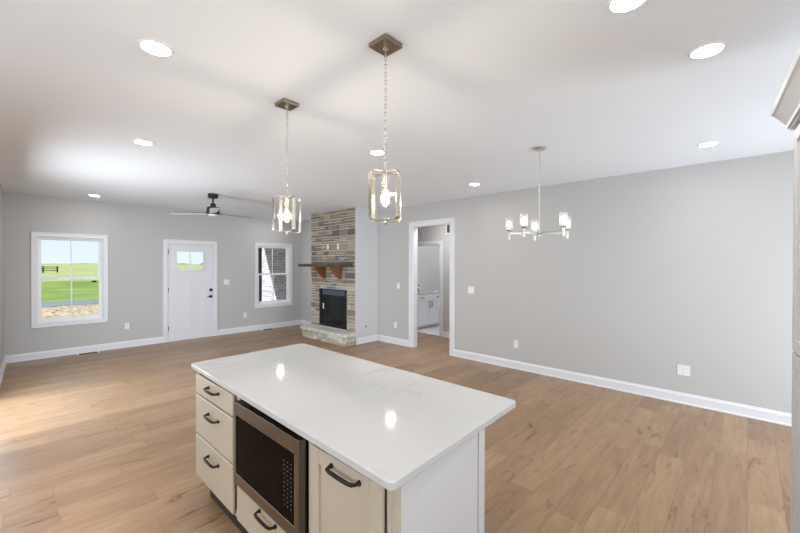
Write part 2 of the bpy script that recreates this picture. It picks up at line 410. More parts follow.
# ------------------------------------------------------------------ room dimensions
H = 2.743
XL, XR, YF = -0.056, 5.346, 8.659       # left wall, right wall, front wall (inner faces)
YB = -2.5                               # wall behind the camera
XK = -1.35                              # kitchen side wall (wider part of the room behind the frame)
YJ = 4.6                                # where the left wall steps out to the kitchen
HX = 6.60                               # hall wall
WT = 0.115

# floor and ceiling
bm = bm_new(); bx(bm, XK - 0.2, HX + 0.03, YB - 0.2, YF + 0.1, -0.1, 0); struct('floor', bm, M['floor'], 'warm oak plank floor running through the open room', 'floor')
bm = bm_new(); bx(bm, HX + 0.03, 9.4, 3.0, 6.6, -0.1, 0.004); struct('floor_bathroom', bm, M['tile'], 'pale tile floor of the bathroom behind the hall', 'floor')
bm = bm_new(); bx(bm, XK - 0.2, 9.5, YB - 0.2, YF + 0.16, H, H + 0.15); struct('ceiling', bm, M['ceil'], 'flat white ceiling with recessed lights', 'ceiling')

# front wall with windows and entry door
W1 = (0.251, 1.262, 0.527, 2.132); W2 = (4.072, 5.066, 0.538, 2.127); CAS = 0.066
D1 = (2.150, 3.198, 0.0, 2.106); DC = 0.076
hole = lambda w, c, bot=True: (w[0] + c, w[1] - c, (w[2] + c) if bot else 0.0, w[3] - c)
holes = [hole(W1, CAS), hole(W2, CAS), hole(D1, DC, False)]
bm = bm_new(); wall_cells(bm, XK - 0.2, XR + 0.2, holes, lambda a, b, c, d: bx(bm, a, b, YF, YF + 0.16, c, d), H)
struct('wall_front', bm, M['wall'], 'grey front wall with two windows and the entry door', 'wall')
# left wall and its step into the kitchen
bm = bm_new(); XJ = XL - 0.13                    # the wall runs a touch out of square
lx = lambda y: XL + (XJ - XL) * (YF - y) / (YF - YJ)
def left_cell(a, b, c, d): prism(bm, [(lx(a), a, c), (lx(b), b, c), (lx(b) - 0.12, b, c), (lx(a) - 0.12, a, c)], (0, 0, d - c))
wall_cells(bm, YJ, YF, [(4.72, 6.48, 0.0, 2.1)], left_cell, H); bx(bm, XK, XJ - 0.1, YJ, YJ + 0.12, 0, H)  # opening made for the added living room fill lamp
struct('wall_left', bm, M['wall'], 'grey left wall seen edge on at the frame', 'wall')
bm = bm_new(); wall_cells(bm, YB, YJ + 0.12, [(0.1, 3.1, 0.9, 2.1)], lambda a, b, c, d: bx(bm, XK - 0.12, XK, a, b, c, d), H); struct('wall_kitchen', bm, M['wall'], 'grey side wall of the kitchen', 'wall')  # opening made for the added side fill lamp
# back wall with assumed openings that hold the added patio and kitchen lamps
bm = bm_new(); wall_cells(bm, XK - 0.12, XR + 0.12, [(3.45, 5.25, 0.0, 2.15), (-0.3, 1.5, 0.95, 2.15)], lambda a, b, c, d: bx(bm, a, b, YB - 0.14, YB, c, d), H)
struct('wall_back', bm, M['wall'], 'grey wall behind the kitchen', 'wall')
# right wall with the cased opening
OP = (3.736, 4.793, 0.0, 2.422); OC = 0.088
bm = bm_new(); wall_cells(bm, YB - 0.14, YF, [hole(OP, OC, False)], lambda a, b, c, d: bx(bm, XR, XR + WT, a, b, c, d), H)
struct('wall_right', bm, M['wall'], 'long grey right wall with the cased opening', 'wall')
# hall and bathroom
BD = (4.924, 5.92, 0.0, 2.135); BC = 0.075
bm = bm_new(); wall_cells(bm, 3.0, 7.4, [hole(BD, BC, False)], lambda a, b, c, d: bx(bm, HX, HX + WT, a, b, c, d), H)
struct('wall_hall', bm, M['wall'], 'grey hall wall with the bathroom door', 'wall')
bm = bm_new(); bx(bm, XR + WT, HX, 2.9, 3.0, 0, H); bx(bm, XR + WT, HX, 7.4, 7.5, 0, H); struct('wall_hall_end', bm, M['wall'], 'grey end walls of the hall', 'wall')
bm = bm_new(); bx(bm, HX + WT, 9.4, 6.36, 6.46, 0, H); bx(bm, HX + WT, 9.4, 3.4, 3.5, 0, H); bx(bm, 9.3, 9.4, 3.5, 6.36, 0, H)
struct('wall_bathroom', bm, M['wall'], 'pale grey bathroom walls', 'wall')
# painted chimney chase beside and behind the stone
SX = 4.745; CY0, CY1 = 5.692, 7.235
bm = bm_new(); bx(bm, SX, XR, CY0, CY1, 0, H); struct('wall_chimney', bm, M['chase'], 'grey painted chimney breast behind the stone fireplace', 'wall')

# ------------------------------------------------------------------ baseboards
def baseboard(name, p0, p1, nrm, label, m=None):
    p0, p1, n = Vector(p0), Vector(p1), Vector(nrm)
    prof = [(0, 0), (0.022, 0), (0.022, 0.014), (0.015, 0.02), (0.015, 0.098), (0.009, 0.112), (0.006, 0.125), (0, 0.125)]
    bm = bm_new(); prism(bm, [p0 + n * a + Vector((0, 0, b)) for a, b in prof], p1 - p0)
    o = struct(name, bm, M['trim'], label, 'baseboard'); return o
e = 0.0005
baseboard('baseboard_front', (XL, YF - e, 0), (D1[0], YF - e, 0), (0, -1, 0), 'white baseboard left of the entry door')
baseboard('baseboard_front_2', (D1[1], YF - e, 0), (XR, YF - e, 0), (0, -1, 0), 'white baseboard right of the entry door')
baseboard('baseboard_left', (lx(6.5) + e, 6.5, 0), (XL + e, YF - 0.022, 0), (1, 0, 0), 'white baseboard of the left wall')
baseboard('baseboard_right', (XR - e, YB, 0), (XR - e, OP[0], 0), (-1, 0, 0), 'long white baseboard of the right wall')
baseboard('baseboard_right_2', (XR - e, OP[1], 0), (XR - e, CY0, 0), (-1, 0, 0), 'short white baseboard between opening and chimney breast')
baseboard('baseboard_right_3', (XR - e, CY1, 0), (XR - e, YF - 0.022, 0), (-1, 0, 0), 'short white baseboard behind the fireplace')
baseboard('baseboard_chimney', (SX - 0.0, CY0 - e, 0), (XR - 0.022, CY0 - e, 0), (0, -1, 0), 'white baseboard on the side of the chimney breast')
baseboard('baseboard_hall', (HX - e, 3.0, 0), (HX - e, BD[0], 0), (-1, 0, 0), 'white baseboard in the hall')

# ------------------------------------------------------------------ cased opening and bathroom door trim
def casing(bm, axis, pos, sgn, o, c, th=0.017, bottom=False):
    """flat casing around o=(u0,u1,z0,z1) standing th proud of the plane pos; mitred look by three or four boards"""
    def put(a, b, z0, z1, t):
        if axis == 'X': bx(bm, pos, pos + sgn * t, a, b, z0, z1)
        else: bx(bm, a, b, pos, pos + sgn * t, z0, z1)
    u0, u1, z0, z1 = o
    put(u0, u0 + c, z0, z1, th); put(u1 - c, u1, z0, z1, th); put(u0 + c, u1 - c, z1 - c, z1, th)
    b = c * 0.28                      # raised outer back band
    put(u0 - 0.001, u0 + b, z0, z1 + 0.001, th + 0.006); put(u1 - b, u1 + 0.001, z0, z1 + 0.001, th + 0.006); put(u0, u1, z1 - b, z1 + 0.001, th + 0.006)
    if bottom:
        put(u0 + c, u1 - c, z0, z0 + c, th); put(u0, u1, z0 - 0.001, z0 + b, th + 0.006)
t = struct_empty('trim_1', 'white cased opening from the room into the hall', 'opening', (XR, 4.26, 0))
bm = bm_new(); casing(bm, 'X', XR - e, -1, OP, OC); obj('casing', bm, M['trim'], t, 0.002)
bm = bm_new(); casing(bm, 'X', XR + WT + e, 1, OP, OC); obj('casing', bm, M['trim'], t, 0.002)
y0, y1, _, zt = hole(OP, OC, False)
bm = bm_new(); bx(bm, XR - 0.004, XR + WT + 0.004, y0, y0 + 0.016, 0, zt); bx(bm, XR - 0.004, XR + WT + 0.004, y1 - 0.016, y1, 0, zt); bx(bm, XR - 0.004, XR + WT + 0.004, y0, y1, zt - 0.016, zt)
obj('jamb', bm, M['trim'], t, 0.001)
t = struct_empty('door_2', 'white framed bathroom doorway seen through the hall', 'door', (HX, 5.4, 0))
bm = bm_new(); casing(bm, 'X', HX - e, -1, BD, BC); obj('casing', bm, M['trim'], t, 0.002)
y0, y1, _, zt = hole(BD, BC, False)
bm = bm_new(); bx(bm, HX - 0.004, HX + WT + 0.004, y0, y0 + 0.018, 0, zt); bx(bm, HX - 0.004, HX + WT + 0.004, y1 - 0.018, y1, 0, zt); bx(bm, HX - 0.004, HX + WT + 0.004, y0, y1, zt - 0.018, zt)
obj('jamb', bm, M['trim'], t, 0.001)
bm = bm_new(); bx(bm, HX, HX + 0.05, y0 + 0.018, y1 - 0.018, 0, 0.012); obj('threshold', bm, M['tile'], t, 0.003)

# ------------------------------------------------------------------ windows
def make_window(name, w, label):
    u0, u1, z0, z1 = w; t = struct_empty(name, label, 'window', ((u0+u1)/2, YF, z0))
    bm = bm_new(); casing(bm, 'Y', YF - e, -1, w, CAS, bottom=True); obj('casing', bm, M['trim'], t, 0.002)
    a, b, c, d = hole(w, CAS); f = 0.028; yi, yo = YF + 0.035, YF + 0.115
    bm = bm_new()
    for q in ((a-0.004, a+0.012, c-0.004, d+0.004), (b-0.012, b+0.004, c-0.004, d+0.004), (a+0.012, b-0.012, c-0.004, c+0.012), (a+0.012, b-0.012, d-0.012, d+0.004)): bx(bm, q[0], q[1], YF - 0.001, yi + 0.001, q[2], q[3])
    obj('jamb', bm, M['trim'], t, 0.001)
    bm = bm_new()
    for q in ((a, a+f, c, d), (b-f, b, c, d), (a+f, b-f, c, c+f*1.5), (a+f, b-f, d-f, d)): bx(bm, q[0], q[1], yi, yo, q[2], q[3])
    obj('window_frame', bm, M['vinyl'], t, 0.003)
    zm = (c + d) / 2 + 0.02; s = 0.030
    for nm, (lo, hi, y) in (('upper', (zm - 0.022, d - f, yo - 0.035)), ('lower', (c + f*1.5, zm + 0.022, yi + 0.008))):
        A, B = a + f, b - f; rb = 0.04 if nm == 'lower' else 0.044; rt = 0.044 if nm == 'lower' else s
        bm = bm_new()
        for q in ((A, A+s, lo, hi), (B-s, B, lo, hi), (A+s, B-s, lo, lo+rb), (A+s, B-s, hi-rt, hi)): bx(bm, q[0], q[1], y, y + 0.028, q[2], q[3])
        sa = obj('sash', bm, M['vinyl'], t, 0.003)
        mid = (A + B) / 2
        box_obj('muntin', (mid - 0.008, mid + 0.008, y + 0.006, y + 0.022, lo + rb - 0.002, hi - rt + 0.002), M['vinyl'], sa, 0.002)
        box_obj('pane', (A + s - 0.004, B - s + 0.004, y + 0.012, y + 0.016, lo + rb - 0.004, hi - rt + 0.004), M['pane'], sa)
    return t
make_window('window_1', W1, 'white double hung window looking onto green field and road')
make_window('window_2', W2, 'white double hung window looking onto the brick wall')

# ------------------------------------------------------------------ entry door
t = struct_empty('door_1', 'white craftsman entry door with two small panes', 'door', (2.674, YF, 0))
bm = bm_new(); casing(bm, 'Y', YF - e, -1, D1, DC); obj('casing', bm, M['trim'], t, 0.002)
a, b, _, d = hole(D1, DC, False)
bm = bm_new(); bx(bm, a, a + 0.012, YF - 0.003, YF + 0.13, 0, d); bx(bm, b - 0.012, b, YF - 0.003, YF + 0.13, 0, d); bx(bm, a, b, YF - 0.003, YF + 0.13, d - 0.012, d)
obj('jamb', bm, M['trim'], t, 0.001)
bm = bm_new(); bx(bm, a, b, YF - 0.012, YF + 0.14, 0, 0.028); obj('threshold', bm, M['plate'], t, 0.004)
s0, s1, sz0, sz1 = a + 0.015, b - 0.015, 0.032, d - 0.016
ys = YF + 0.012; ye = ys + 0.045
L0, L1, LZ0, LZ1 = 2.385, 2.945, 1.463, 1.885
bm = bm_new()
# stiles, rails and recessed panels built as one slab around the glass lite
P0, P1 = s0 + 0.15, s1 - 0.15; PM = (P0 + P1) / 2
wall_hole = [(L0, L1, LZ0, LZ1)]
us = [s0, L0, L1, s1]
for (q0, q1, r0, r1) in ((s0, L0, LZ0, LZ1), (L1, s1, LZ0, LZ1), (s0, s1, LZ1, sz1), (s0, s1, 1.385, LZ0)): bx(bm, q0, q1, ys, ye, r0, r1)
for (q0, q1) in ((s0, P0), (PM - 0.06, PM + 0.06), (P1, s1)): bx(bm, q0, q1, ys, ye, sz0, 1.385)
for (q0, q1) in ((P0, PM - 0.06), (PM + 0.06, P1)):
    bx(bm, q0, q1, ys, ye, sz0, 0.26); bx(bm, q0, q1, ys, ye, 1.28, 1.385); bx(bm, q0, q1, ys + 0.012, ye - 0.01, 0.26, 1.28)
slab = obj('door_slab', bm, M['door'], t)
bm = bm_new()
for q in ((L0 - 0.018, L0 + 0.02, LZ0 - 0.018, LZ1 + 0.018), (L1 - 0.02, L1 + 0.018, LZ0 - 0.018, LZ1 + 0.018), (L0 + 0.02, L1 - 0.02, LZ0 - 0.018, LZ0 + 0.02), (L0 + 0.02, L1 - 0.02, LZ1 - 0.02, LZ1 + 0.018)): bx(bm, q[0], q[1], ys - 0.008, ye, q[2], q[3])
obj('lite_frame', bm, M['door'], t, 0.003)
box_obj('muntin', (2.655, 2.675, ys - 0.003, ye - 0.006, LZ0, LZ1), M['vinyl'], t, 0.002)
for q0, q1 in ((L0 + 0.015, 2.66), (2.67, L1 - 0.015)): box_obj('pane', (q0, q1, ys + 0.016, ys + 0.022, LZ0 + 0.01, LZ1 - 0.01), M['pane'], t)
bm = bm_new(); bx(bm, s0 + 0.10, s1 - 0.10, ys - 0.008, ys + 0.004, 1.385, 1.408); obj('shelf_moulding', bm, M['door'], t, 0.003)
bm = bm_new(); lathe(bm, [(0, 0.012), (0.033, 0.012), (0.033, -0.008), (0.022, -0.016), (0.022, -0.03), (0, -0.03)], (3.071, ys - 0.006, 1.03), 20, 'Y'); obj('deadbolt', bm, M['black'], t, smooth=True)
bm = bm_new(); lathe(bm, [(0, 0.012), (0.033, 0.012), (0.033, -0.006), (0.014, -0.012), (0.012, -0.055), (0, -0.055)], (3.071, ys - 0.006, 0.885), 20, 'Y')
tube(bm, [(3.078, ys - 0.055, 0.885), (3.03, ys - 0.058, 0.885), (2.98, ys - 0.052, 0.883)], [0.011, 0.010, 0.008], 10)
obj('lever_handle', bm, M['black'], t, smooth=True)
box_obj('strike_plate', (s1 + 0.0, b - 0.011, ys - 0.002, ys + 0.02, 0.86, 0.92), M['black'], t)
for z in (0.27, 1.067, 1.85):
    bm = bm_new(); tube(bm, [(s0 - 0.005, ys - 0.006, z - 0.05), (s0 - 0.005, ys - 0.006, z + 0.05)], 0.008, 8); bx(bm, s0 - 0.012, s0 + 0.012, ys - 0.003, ys + 0.004, z - 0.05, z + 0.05)
    obj('hinge', bm, M['black'], t)

# ------------------------------------------------------------------ fireplace
random.seed(11)
STONE = [rgb(178, 166, 144), rgb(166, 154, 134), rgb(152, 142, 126), rgb(138, 130, 118), rgb(190, 180, 162), rgb(122, 114, 106), rgb(172, 156, 128), rgb(146, 136, 128), rgb(160, 154, 142), rgb(132, 122, 118)]
STONE_LIT = STONE[:5] + [rgb(196, 190, 180), rgb(182, 176, 166), rgb(168, 160, 152), rgb(150, 144, 138), rgb(204, 198, 188)]  # lower stones, paled to stand in for the light falling there
HEARTH = [rgb(214, 209, 200), rgb(198, 192, 182), rgb(178, 168, 158), rgb(222, 218, 210), rgb(158, 150, 144), rgb(200, 186, 170)]
def stones(bm, cl, P, u0, u1, z0, z1, pal, ls=(0.12, 0.38)):
    """ashlar ledge stones laid in uneven courses; P(u, z, depth) gives the point"""
    z = z0
    while z < z1 - 0.012:
        h = random.choice((0.05, 0.065, 0.08, 0.10, 0.12, 0.145))
        if z1 - (z + h) < 0.04: h = z1 - z
        u = u0
        while u < u1 - 0.012:
            l = random.uniform(*ls) * (1.25 if h < 0.07 else 0.9)
            if u1 - (u + l) < 0.07: l = u1 - u
            cuts = [(z, z + h)]
            if h > 0.095 and random.random() < 0.5:
                k = random.uniform(0.4, 0.6); cuts = [(z, z + h*k), (z + h*k, z + h)]
            for c0, c1 in cuts:
                j = 0.0095; d = random.uniform(0.014, 0.034); bv = 0.006
                col = random.choice(pal); k = random.uniform(0.86, 1.14); col = tuple(min(1, c*k) for c in col[:3]) + (1,)
                base = [(u+j, c0+j), (u+l-j, c0+j), (u+l-j, c1-j), (u+j, c1-j)]
                top = [(u+j+bv, c0+j+bv), (u+l-j-bv, c0+j+bv), (u+l-j-bv, c1-j-bv), (u+j+bv, c1-j-bv)]
                jit = lambda q: (q[0] + random.uniform(-.002, .002), q[1] + random.uniform(-.002, .002))
                A = [bm.verts.new(P(*q, 0.0)) for q in base]; B = [bm.verts.new(P(*jit(q), d*0.75)) for q in base]; C = [bm.verts.new(P(*q, d + random.uniform(-.003, .003))) for q in top]
                fs = [bm.faces.new(C)]
                for r0, r1 in ((A, B), (B, C)):
                    for i in range(4): fs.append(bm.faces.new((r0[i], r0[(i+1) % 4], r1[(i+1) % 4], r1[i])))
                for f in fs:
                    for lp in f.loops: lp[cl] = col
            u += l
        z += h
def stone_obj(name, runs, parent):
    bm = bm_new(); cl = bm.loops.layers.float_color.new('stone')
    for P, u0, u1, z0, z1, pal in runs: stones(bm, cl, P, u0, u1, z0, z1, pal)
    return obj(name, bm, M['stone'], parent)
FB = (5.955, 6.907, 0.262, 1.072)
HZ = 0.235
fp = thing('fireplace', 'floor to ceiling ledge stone fireplace with raised hearth and black firebox', 'fireplace', (SX, 6.46, 0))
PF = lambda u, z, d: (SX - 0.006 - d, u, z)
bm = bm_new(); FM = 0.012
wall_cells(bm, CY0 + 0.004, CY1 - 0.004, [FB], lambda a, b, c, d: bx(bm, SX - FM, SX - 0.0005, a, b, c, d), H - 0.001)
obj('mortar_bed', bm, M['mortar'], fp)
stone_obj('stone_face', [(PF, CY0, CY1, 1.20, H - 0.004, STONE), (PF, CY0, CY1, FB[3], 1.20, STONE_LIT), (PF, CY0, FB[0], HZ, FB[3], STONE_LIT), (PF, FB[1], CY1, HZ, FB[3], STONE_LIT)], fp)
HX0, HY0, HY1 = 4.445, 5.65, 7.21
bm = bm_new(); bx(bm, HX0 + 0.03, SX - 0.03, HY0 + 0.03, HY1 - 0.03, 0, HZ - 0.055); hearth = obj('hearth', bm, M['mortar'], fp)
CZ = HZ - 0.05
stone_obj('hearth_stone', [((lambda u, z, d: (HX0 + 0.034 - d, u, z)), HY0 + 0.01, HY1 - 0.01, 0.0, CZ, HEARTH), ((lambda u, z, d: (u, HY0 + 0.034 - d, z)), HX0 + 0.012, SX - 0.012, 0.0, CZ, HEARTH), ((lambda u, z, d: (u, HY1 - 0.034 + d, z)), HX0 + 0.012, SX - 0.012, 0.0, CZ, HEARTH)], hearth)
bm = bm_new(); bx(bm, HX0 - 0.012, SX - 0.002, HY0 - 0.012, HY1 + 0.012, CZ, HZ)
bmesh.ops.subdivide_edges(bm, edges=bm.edges[:], cuts=9, use_grid_fill=True)
for v in bm.verts:
    if v.co.x < SX - 0.05:
        v.co += Vector((random.uniform(-.006, .006), random.uniform(-.006, .006), random.uniform(-.003, .003)))
obj('hearth_cap', bm, M['cap'], hearth, smooth=False)
# firebox insert
fi = box_obj('firebox', (SX - 0.004, SX + 0.32, FB[0] + 0.004, FB[1] - 0.004, FB[2] + 0.004, FB[3] - 0.004), M['firebox'], fp)
bm = bm_new(); fw = 0.055
for q in ((FB[0], FB[0]+fw, FB[2], FB[3]), (FB[1]-fw, FB[1], FB[2], FB[3]), (FB[0]+fw, FB[1]-fw, FB[2], FB[2]+0.07), (FB[0]+fw, FB[1]-fw, FB[3]-0.02, FB[3])): bx(bm, SX - 0.03, SX - 0.003, q[0], q[1], q[2], q[3])
obj('firebox_frame', bm, M['firebox'], fi, 0.003)
bm = bm_new(); prism(bm, [(SX - 0.028, FB[0]+fw, FB[3]-0.02), (SX - 0.004, FB[0]+fw, FB[3]-0.02), (SX - 0.004, FB[0]+fw, FB[3]-0.13), (SX - 0.016, FB[0]+fw, FB[3]-0.13)], (0, FB[1]-FB[0]-2*fw-0.05, 0))
obj('reflection_strip', bm, M['blue_reflection'], fi, label='strip coloured as the bluish reflection at the firebox top')  # bluish reflection on the black firebox put into this strip's colour
bm = bm_new(); bx(bm, SX - 0.016, SX - 0.005, FB[0]+fw, FB[1]-fw, FB[2]+0.07, FB[3]-0.13); obj('firebox_glass', bm, M['fireglass'], fi)
bm = bm_new(); bx(bm, SX - 0.026, SX - 0.012, FB[1]-fw-0.012, FB[1]-fw-0.030, FB[2]+0.07, FB[3]-0.13); obj('screen_rail', bm, M['firebox'], fi)
bm = bm_new(); bx(bm, SX - 0.026, SX - 0.012, FB[0]+fw+0.01, FB[0]+fw+0.022, FB[2]+0.07, FB[3]-0.13); obj('screen_rail', bm, M['firebox'], fi)
tg = box_obj('hang_tag', (SX - 0.034, SX - 0.031, 6.725, 6.770, 0.635, 0.755), M['plate'], None, 0.001)
tag(tg, 'small blank white tag hanging at the left side of the black firebox', 'tag')

# mantel shelf
mt = thing('mantel_shelf', 'dark wood mantel shelf on two orange brown corbels across the stone', 'mantel', (SX, 6.5, 1.3))
MX = 4.415
bm = bm_new(); bx(bm, MX, SX - 0.043, 5.745, 7.29, 1.548, 1.612)
obj('shelf_board', bm, M['mantel'], mt, 0.006)
for y in (6.135, 6.70):
    bm = bm_new(); xw = SX - 0.043
    pts = [(xw, 1.548), (xw - 0.262, 1.548), (xw - 0.262, 1.520)]
    for k in range(1, 9):
        s = k / 8; pts.append((xw - 0.262 + 0.242*s, 1.520 - 0.225*s - 0.016*math.sin(s*PI)))
    pts.append((xw, 1.295))
    prism(bm, [(p[0], y - 0.035, p[1]) for p in pts], (0, 0.07, 0))
    obj('corbel', bm, M['corbel'], mt, 0.003, label='orange brown triangular corbel')

# ------------------------------------------------------------------ wall plates
def plate(name, c, nrm, w, h, label, cat, kind, group=None, n=1):
    """wall plate centred at c on a wall with normal nrm; kind 'outlet', 'rocker' or 'blank'"""
    c = Vector(c); n_ = Vector(nrm); u = Vector((0, 0, 1)).cross(n_)
    t = thing(name, label, cat, c, group)
    def rect(bm, du, dz, hw, hh, d0, d1):
        P = [c + u*(du+a*hw) + Vector((0, 0, dz+b*hh)) + n_*d0 for a, b in ((-1,-1),(1,-1),(1,1),(-1,1))]
        prism(bm, P, n_*(d1-d0))
    bm = bm_new(); rect(bm, 0, 0, w/2, h/2, 0.0005, 0.006); obj('cover_plate', bm, M['plate'], t, 0.002)
    for i in range(n):
        du = (i - (n-1)/2) * 0.046
        if kind == 'rocker':
            bm = bm_new(); rect(bm, du, 0, 0.0165, 0.033, 0.005, 0.009); obj('rocker', bm, M['plate'], t, 0.002)
        elif kind == 'outlet':
            for dz in (-0.02, 0.02):
                bm = bm_new(); rect(bm, du, dz, 0.0165, 0.0155, 0.005, 0.008); s = obj('socket', bm, M['plate'], t, 0.002)
                bm = bm_new()
                for k in (-0.006, 0.006): rect(bm, du + k, dz + 0.003, 0.001, 0.0045, 0.0078, 0.0085)
                rect(bm, du, dz - 0.008, 0.002, 0.002, 0.0078, 0.0085); obj('slot', bm, M['slot'], s)
    return t
PG = 'white wall plates'
plate('light_switch', (3.405, YF, 1.193), (0, -1, 0), 0.118, 0.118, 'white double switch plate right of the entry door', 'switch', 'rocker', n=2)
plate('wall_outlet', (3.83, YF, 0.397), (0, -1, 0), 0.072, 0.118, 'white outlet low on the front wall between door and brick-view window', 'outlet', 'outlet', 'outlets along the walls')
plate('wall_outlet', (1.549, YF, 0.41), (0, -1, 0), 0.072, 0.118, 'white outlet low on the front wall between field-view window and door', 'outlet', 'outlet', 'outlets along the walls')
plate('light_switch', (XR, 5.09, 1.17), (-1, 0, 0), 0.072, 0.118, 'white single switch plate between chimney breast and hall opening', 'switch', 'rocker')
plate('wall_outlet', (XR, 5.17, 0.381), (-1, 0, 0), 0.072, 0.118, 'white outlet below the single switch beside the hall opening', 'outlet', 'outlet', 'outlets along the walls')
plate('light_switch', (XR, 3.401, 1.173), (-1, 0, 0), 0.118, 0.118, 'white double switch plate on the long wall right of the hall opening', 'switch', 'rocker', n=2)
plate('wall_outlet', (XR, 2.593, 0.383), (-1, 0, 0), 0.072, 0.118, 'white outlet low on the long wall nearer the hall opening', 'outlet', 'outlet', 'outlets along the walls')
plate('wall_outlet', (XR, 0.54, 0.386), (-1, 0, 0), 0.118, 0.118, 'white square outlet plate low on the long wall nearest the pantry', 'outlet', 'outlet', 'outlets along the walls', n=1)
plate('wall_outlet', (SX - 0.036, 6.575, 1.974), (-1, 0, 0), 0.072, 0.118, 'left white plate set in the stone above the mantel', 'outlet', 'outlet', 'plates on the stone')
plate('cable_plate', (SX - 0.036, 6.225, 1.974), (-1, 0, 0), 0.072, 0.118, 'right white blank plate set in the stone above the mantel', 'plate', 'blank', 'plates on the stone')
g = thing('gas_key_valve', 'small dark gas key valve on the chimney breast side', 'valve', (5.015, CY0, 0.331))
bm = bm_new(); lathe(bm, [(0.022, 0.0), (0.022, -0.004), (0.009, -0.006), (0.009, -0.001)], (5.015, CY0, 0.331), 16, 'Y'); obj('escutcheon', bm, M['nickel_dark'], g)
bm = bm_new(); lathe(bm, disc(0.008, -0.001, -0.004), (5.015, CY0, 0.331), 12, 'Y'); obj('key_socket', bm, M['black'], g)

def floor_register(c, w, label):
    t = thing('floor_register', label, 'vent', (c[0], c[1], 0), 'floor registers under the front windows')
    bm = bm_new(); bx(bm, c[0]-w/2, c[0]+w/2, c[1]-0.055, c[1]+0.055, 0.0, 0.004); obj('register_base', bm, M['register'], t, 0.001)
    bm = bm_new()
    for k in range(13):
        x = c[0] - w/2 + 0.02 + k*(w-0.04)/12; bx(bm, x-0.004, x+0.004, c[1]-0.045, c[1]+0.045, 0.004, 0.007)
    obj('louvre', bm, M['register'], t)
    for s in (-1, 1): box_obj('end_tab', (c[0]+s*w/2-0.012, c[0]+s*w/2+0.012, c[1]-0.057, c[1]+0.057, 0.0, 0.009), M['plate'], t, 0.002, label='pale end tab')
floor_register((0.965, YF - 0.09), 0.28, 'dark floor register on the oak floor under the field-view window')
floor_register((4.35, YF - 0.09), 0.28, 'dark floor register on the oak floor under the brick-view window')

# return air grille in the hall
t = thing('return_air_grille', 'white framed return air grille high on the hall wall', 'vent', (HX, 4.72, 2.38))
bm = bm_new()
for q in ((4.625, 4.815, 2.27, 2.295), (4.625, 4.815, 2.465, 2.49), (4.60, 4.625, 2.27, 2.49), (4.815, 4.84, 2.27, 2.49)): bx(bm, HX - 0.012, HX - 0.0005, *q)
obj('grille_frame', bm, M['trim'], t, 0.002)
bm = bm_new(); bx(bm, HX - 0.003, HX - 0.0005, 4.62, 4.82, 2.29, 2.47); obj('backing', bm, M['grille_dark'], t)
bm = bm_new()
for k in range(11):
    z = 2.303 + k*0.0165; prism(bm, [(HX - 0.011, 4.62, z - 0.004), (HX - 0.009, 4.62, z - 0.005), (HX - 0.003, 4.62, z + 0.004), (HX - 0.005, 4.62, z + 0.005)], (0, 0.2, 0))
obj('slats', bm, M['grille_dark'], t)

# ------------------------------------------------------------------ island
IX0, IX1, IY0, IY1 = 0.842, 1.766, 0.822, 2.814
FX, DX = 0.875, 0.856            # face frame plane, drawer front plane
BX1 = 1.405; BZ = 0.885; TK = 0.18
def countertop():
    r = 0.022; pts = []; Q = [Vector(q) for q in ((1.756, 2.822), (0.860, 2.806), (0.820, 0.808), (1.762, 0.846))]
    for i, q in enumerate(Q):
        u, w = (Q[i-1] - q).normalized(), (Q[(i+1) % 4] - q).normalized()
        for k in range(7):
            a = R(15*k); pts.append((*(q + u*(r*(1 - math.sin(a))) + w*(r*(1 - math.cos(a)))), BZ))
    bm = bm_new(); prism(bm, pts, (0, 0, 0.03))
    o = obj('countertop', bm, M['quartz'], None, 0.004)
    tag(o, 'white quartz island countertop with faint grey veins', 'countertop')
countertop()
def pull(c, axis, n, L=0.16, parent=None):
    """dark bronze bow pull: two flared feet and a raised bar; axis = direction of the bar, n = outward normal"""
    c = Vector(c); a = Vector(axis); n = Vector(n); bm = bm_new()
    for s in (-1, 1):
        f = c + a*(s*L/2)
        tube(bm, [f, f + n*0.005, f + n*0.012, f + n*0.022 - a*(s*0.003), f + n*0.030 - a*(s*0.010)], [0.0105, 0.0105, 0.0065, 0.0062, 0.0068], 10)
    tube(bm, [c - a*(L/2 - 0.006) + n*0.029, c - a*(L/2 - 0.03) + n*0.034, c + n*0.035, c + a*(L/2 - 0.03) + n*0.034, c + a*(L/2 - 0.006) + n*0.029], [0.0070, 0.0078, 0.0080, 0.0078, 0.0070], 10)
    return obj('handle', bm, M['bronze'], parent, smooth=True, label='dark bronze bow handle')
def carcass(t, y0, y1, fr=0.02, opening=None):
    bm = bm_new()
    bx(bm, FX + 0.02, BX1, y0, y1, TK, BZ - 0.001)
    # face frame: stiles and top and bottom rail
    bx(bm, FX, FX + 0.02, y0, y0 + fr, TK, BZ - 0.001); bx(bm, FX, FX + 0.02, y1 - fr, y1, TK, BZ - 0.001)
    bx(bm, FX, FX + 0.02, y0 + fr, y1 - fr, BZ - 0.012, BZ - 0.001); bx(bm, FX, FX + 0.02, y0 + fr, y1 - fr, TK, TK + 0.03)
    obj('carcass', bm, M['cab'], t)
    box_obj('toe_kick', (FX + 0.075, BX1, y0, y1, 0.0, TK), M['toe'], t)
def slab_front(t, y0, y1, z0, z1, pull_z, pl=0.16):
    o = box_obj('drawer', (DX, FX - 0.0005, y0, y1, z0, z1), M['cab'], t, 0.0045, seg=1)
    pull((DX, (y0+y1)/2 - 0.02 if pl < 0.17 else (y0+y1)/2, pull_z), (0, 1, 0), (-1, 0, 0), pl, o)
t = thing('drawer_cabinet', 'off white island base cabinet with three slab drawers left of the microwave', 'cabinet', (FX, 2.38, 0))
carcass(t, 2.062, 2.698)
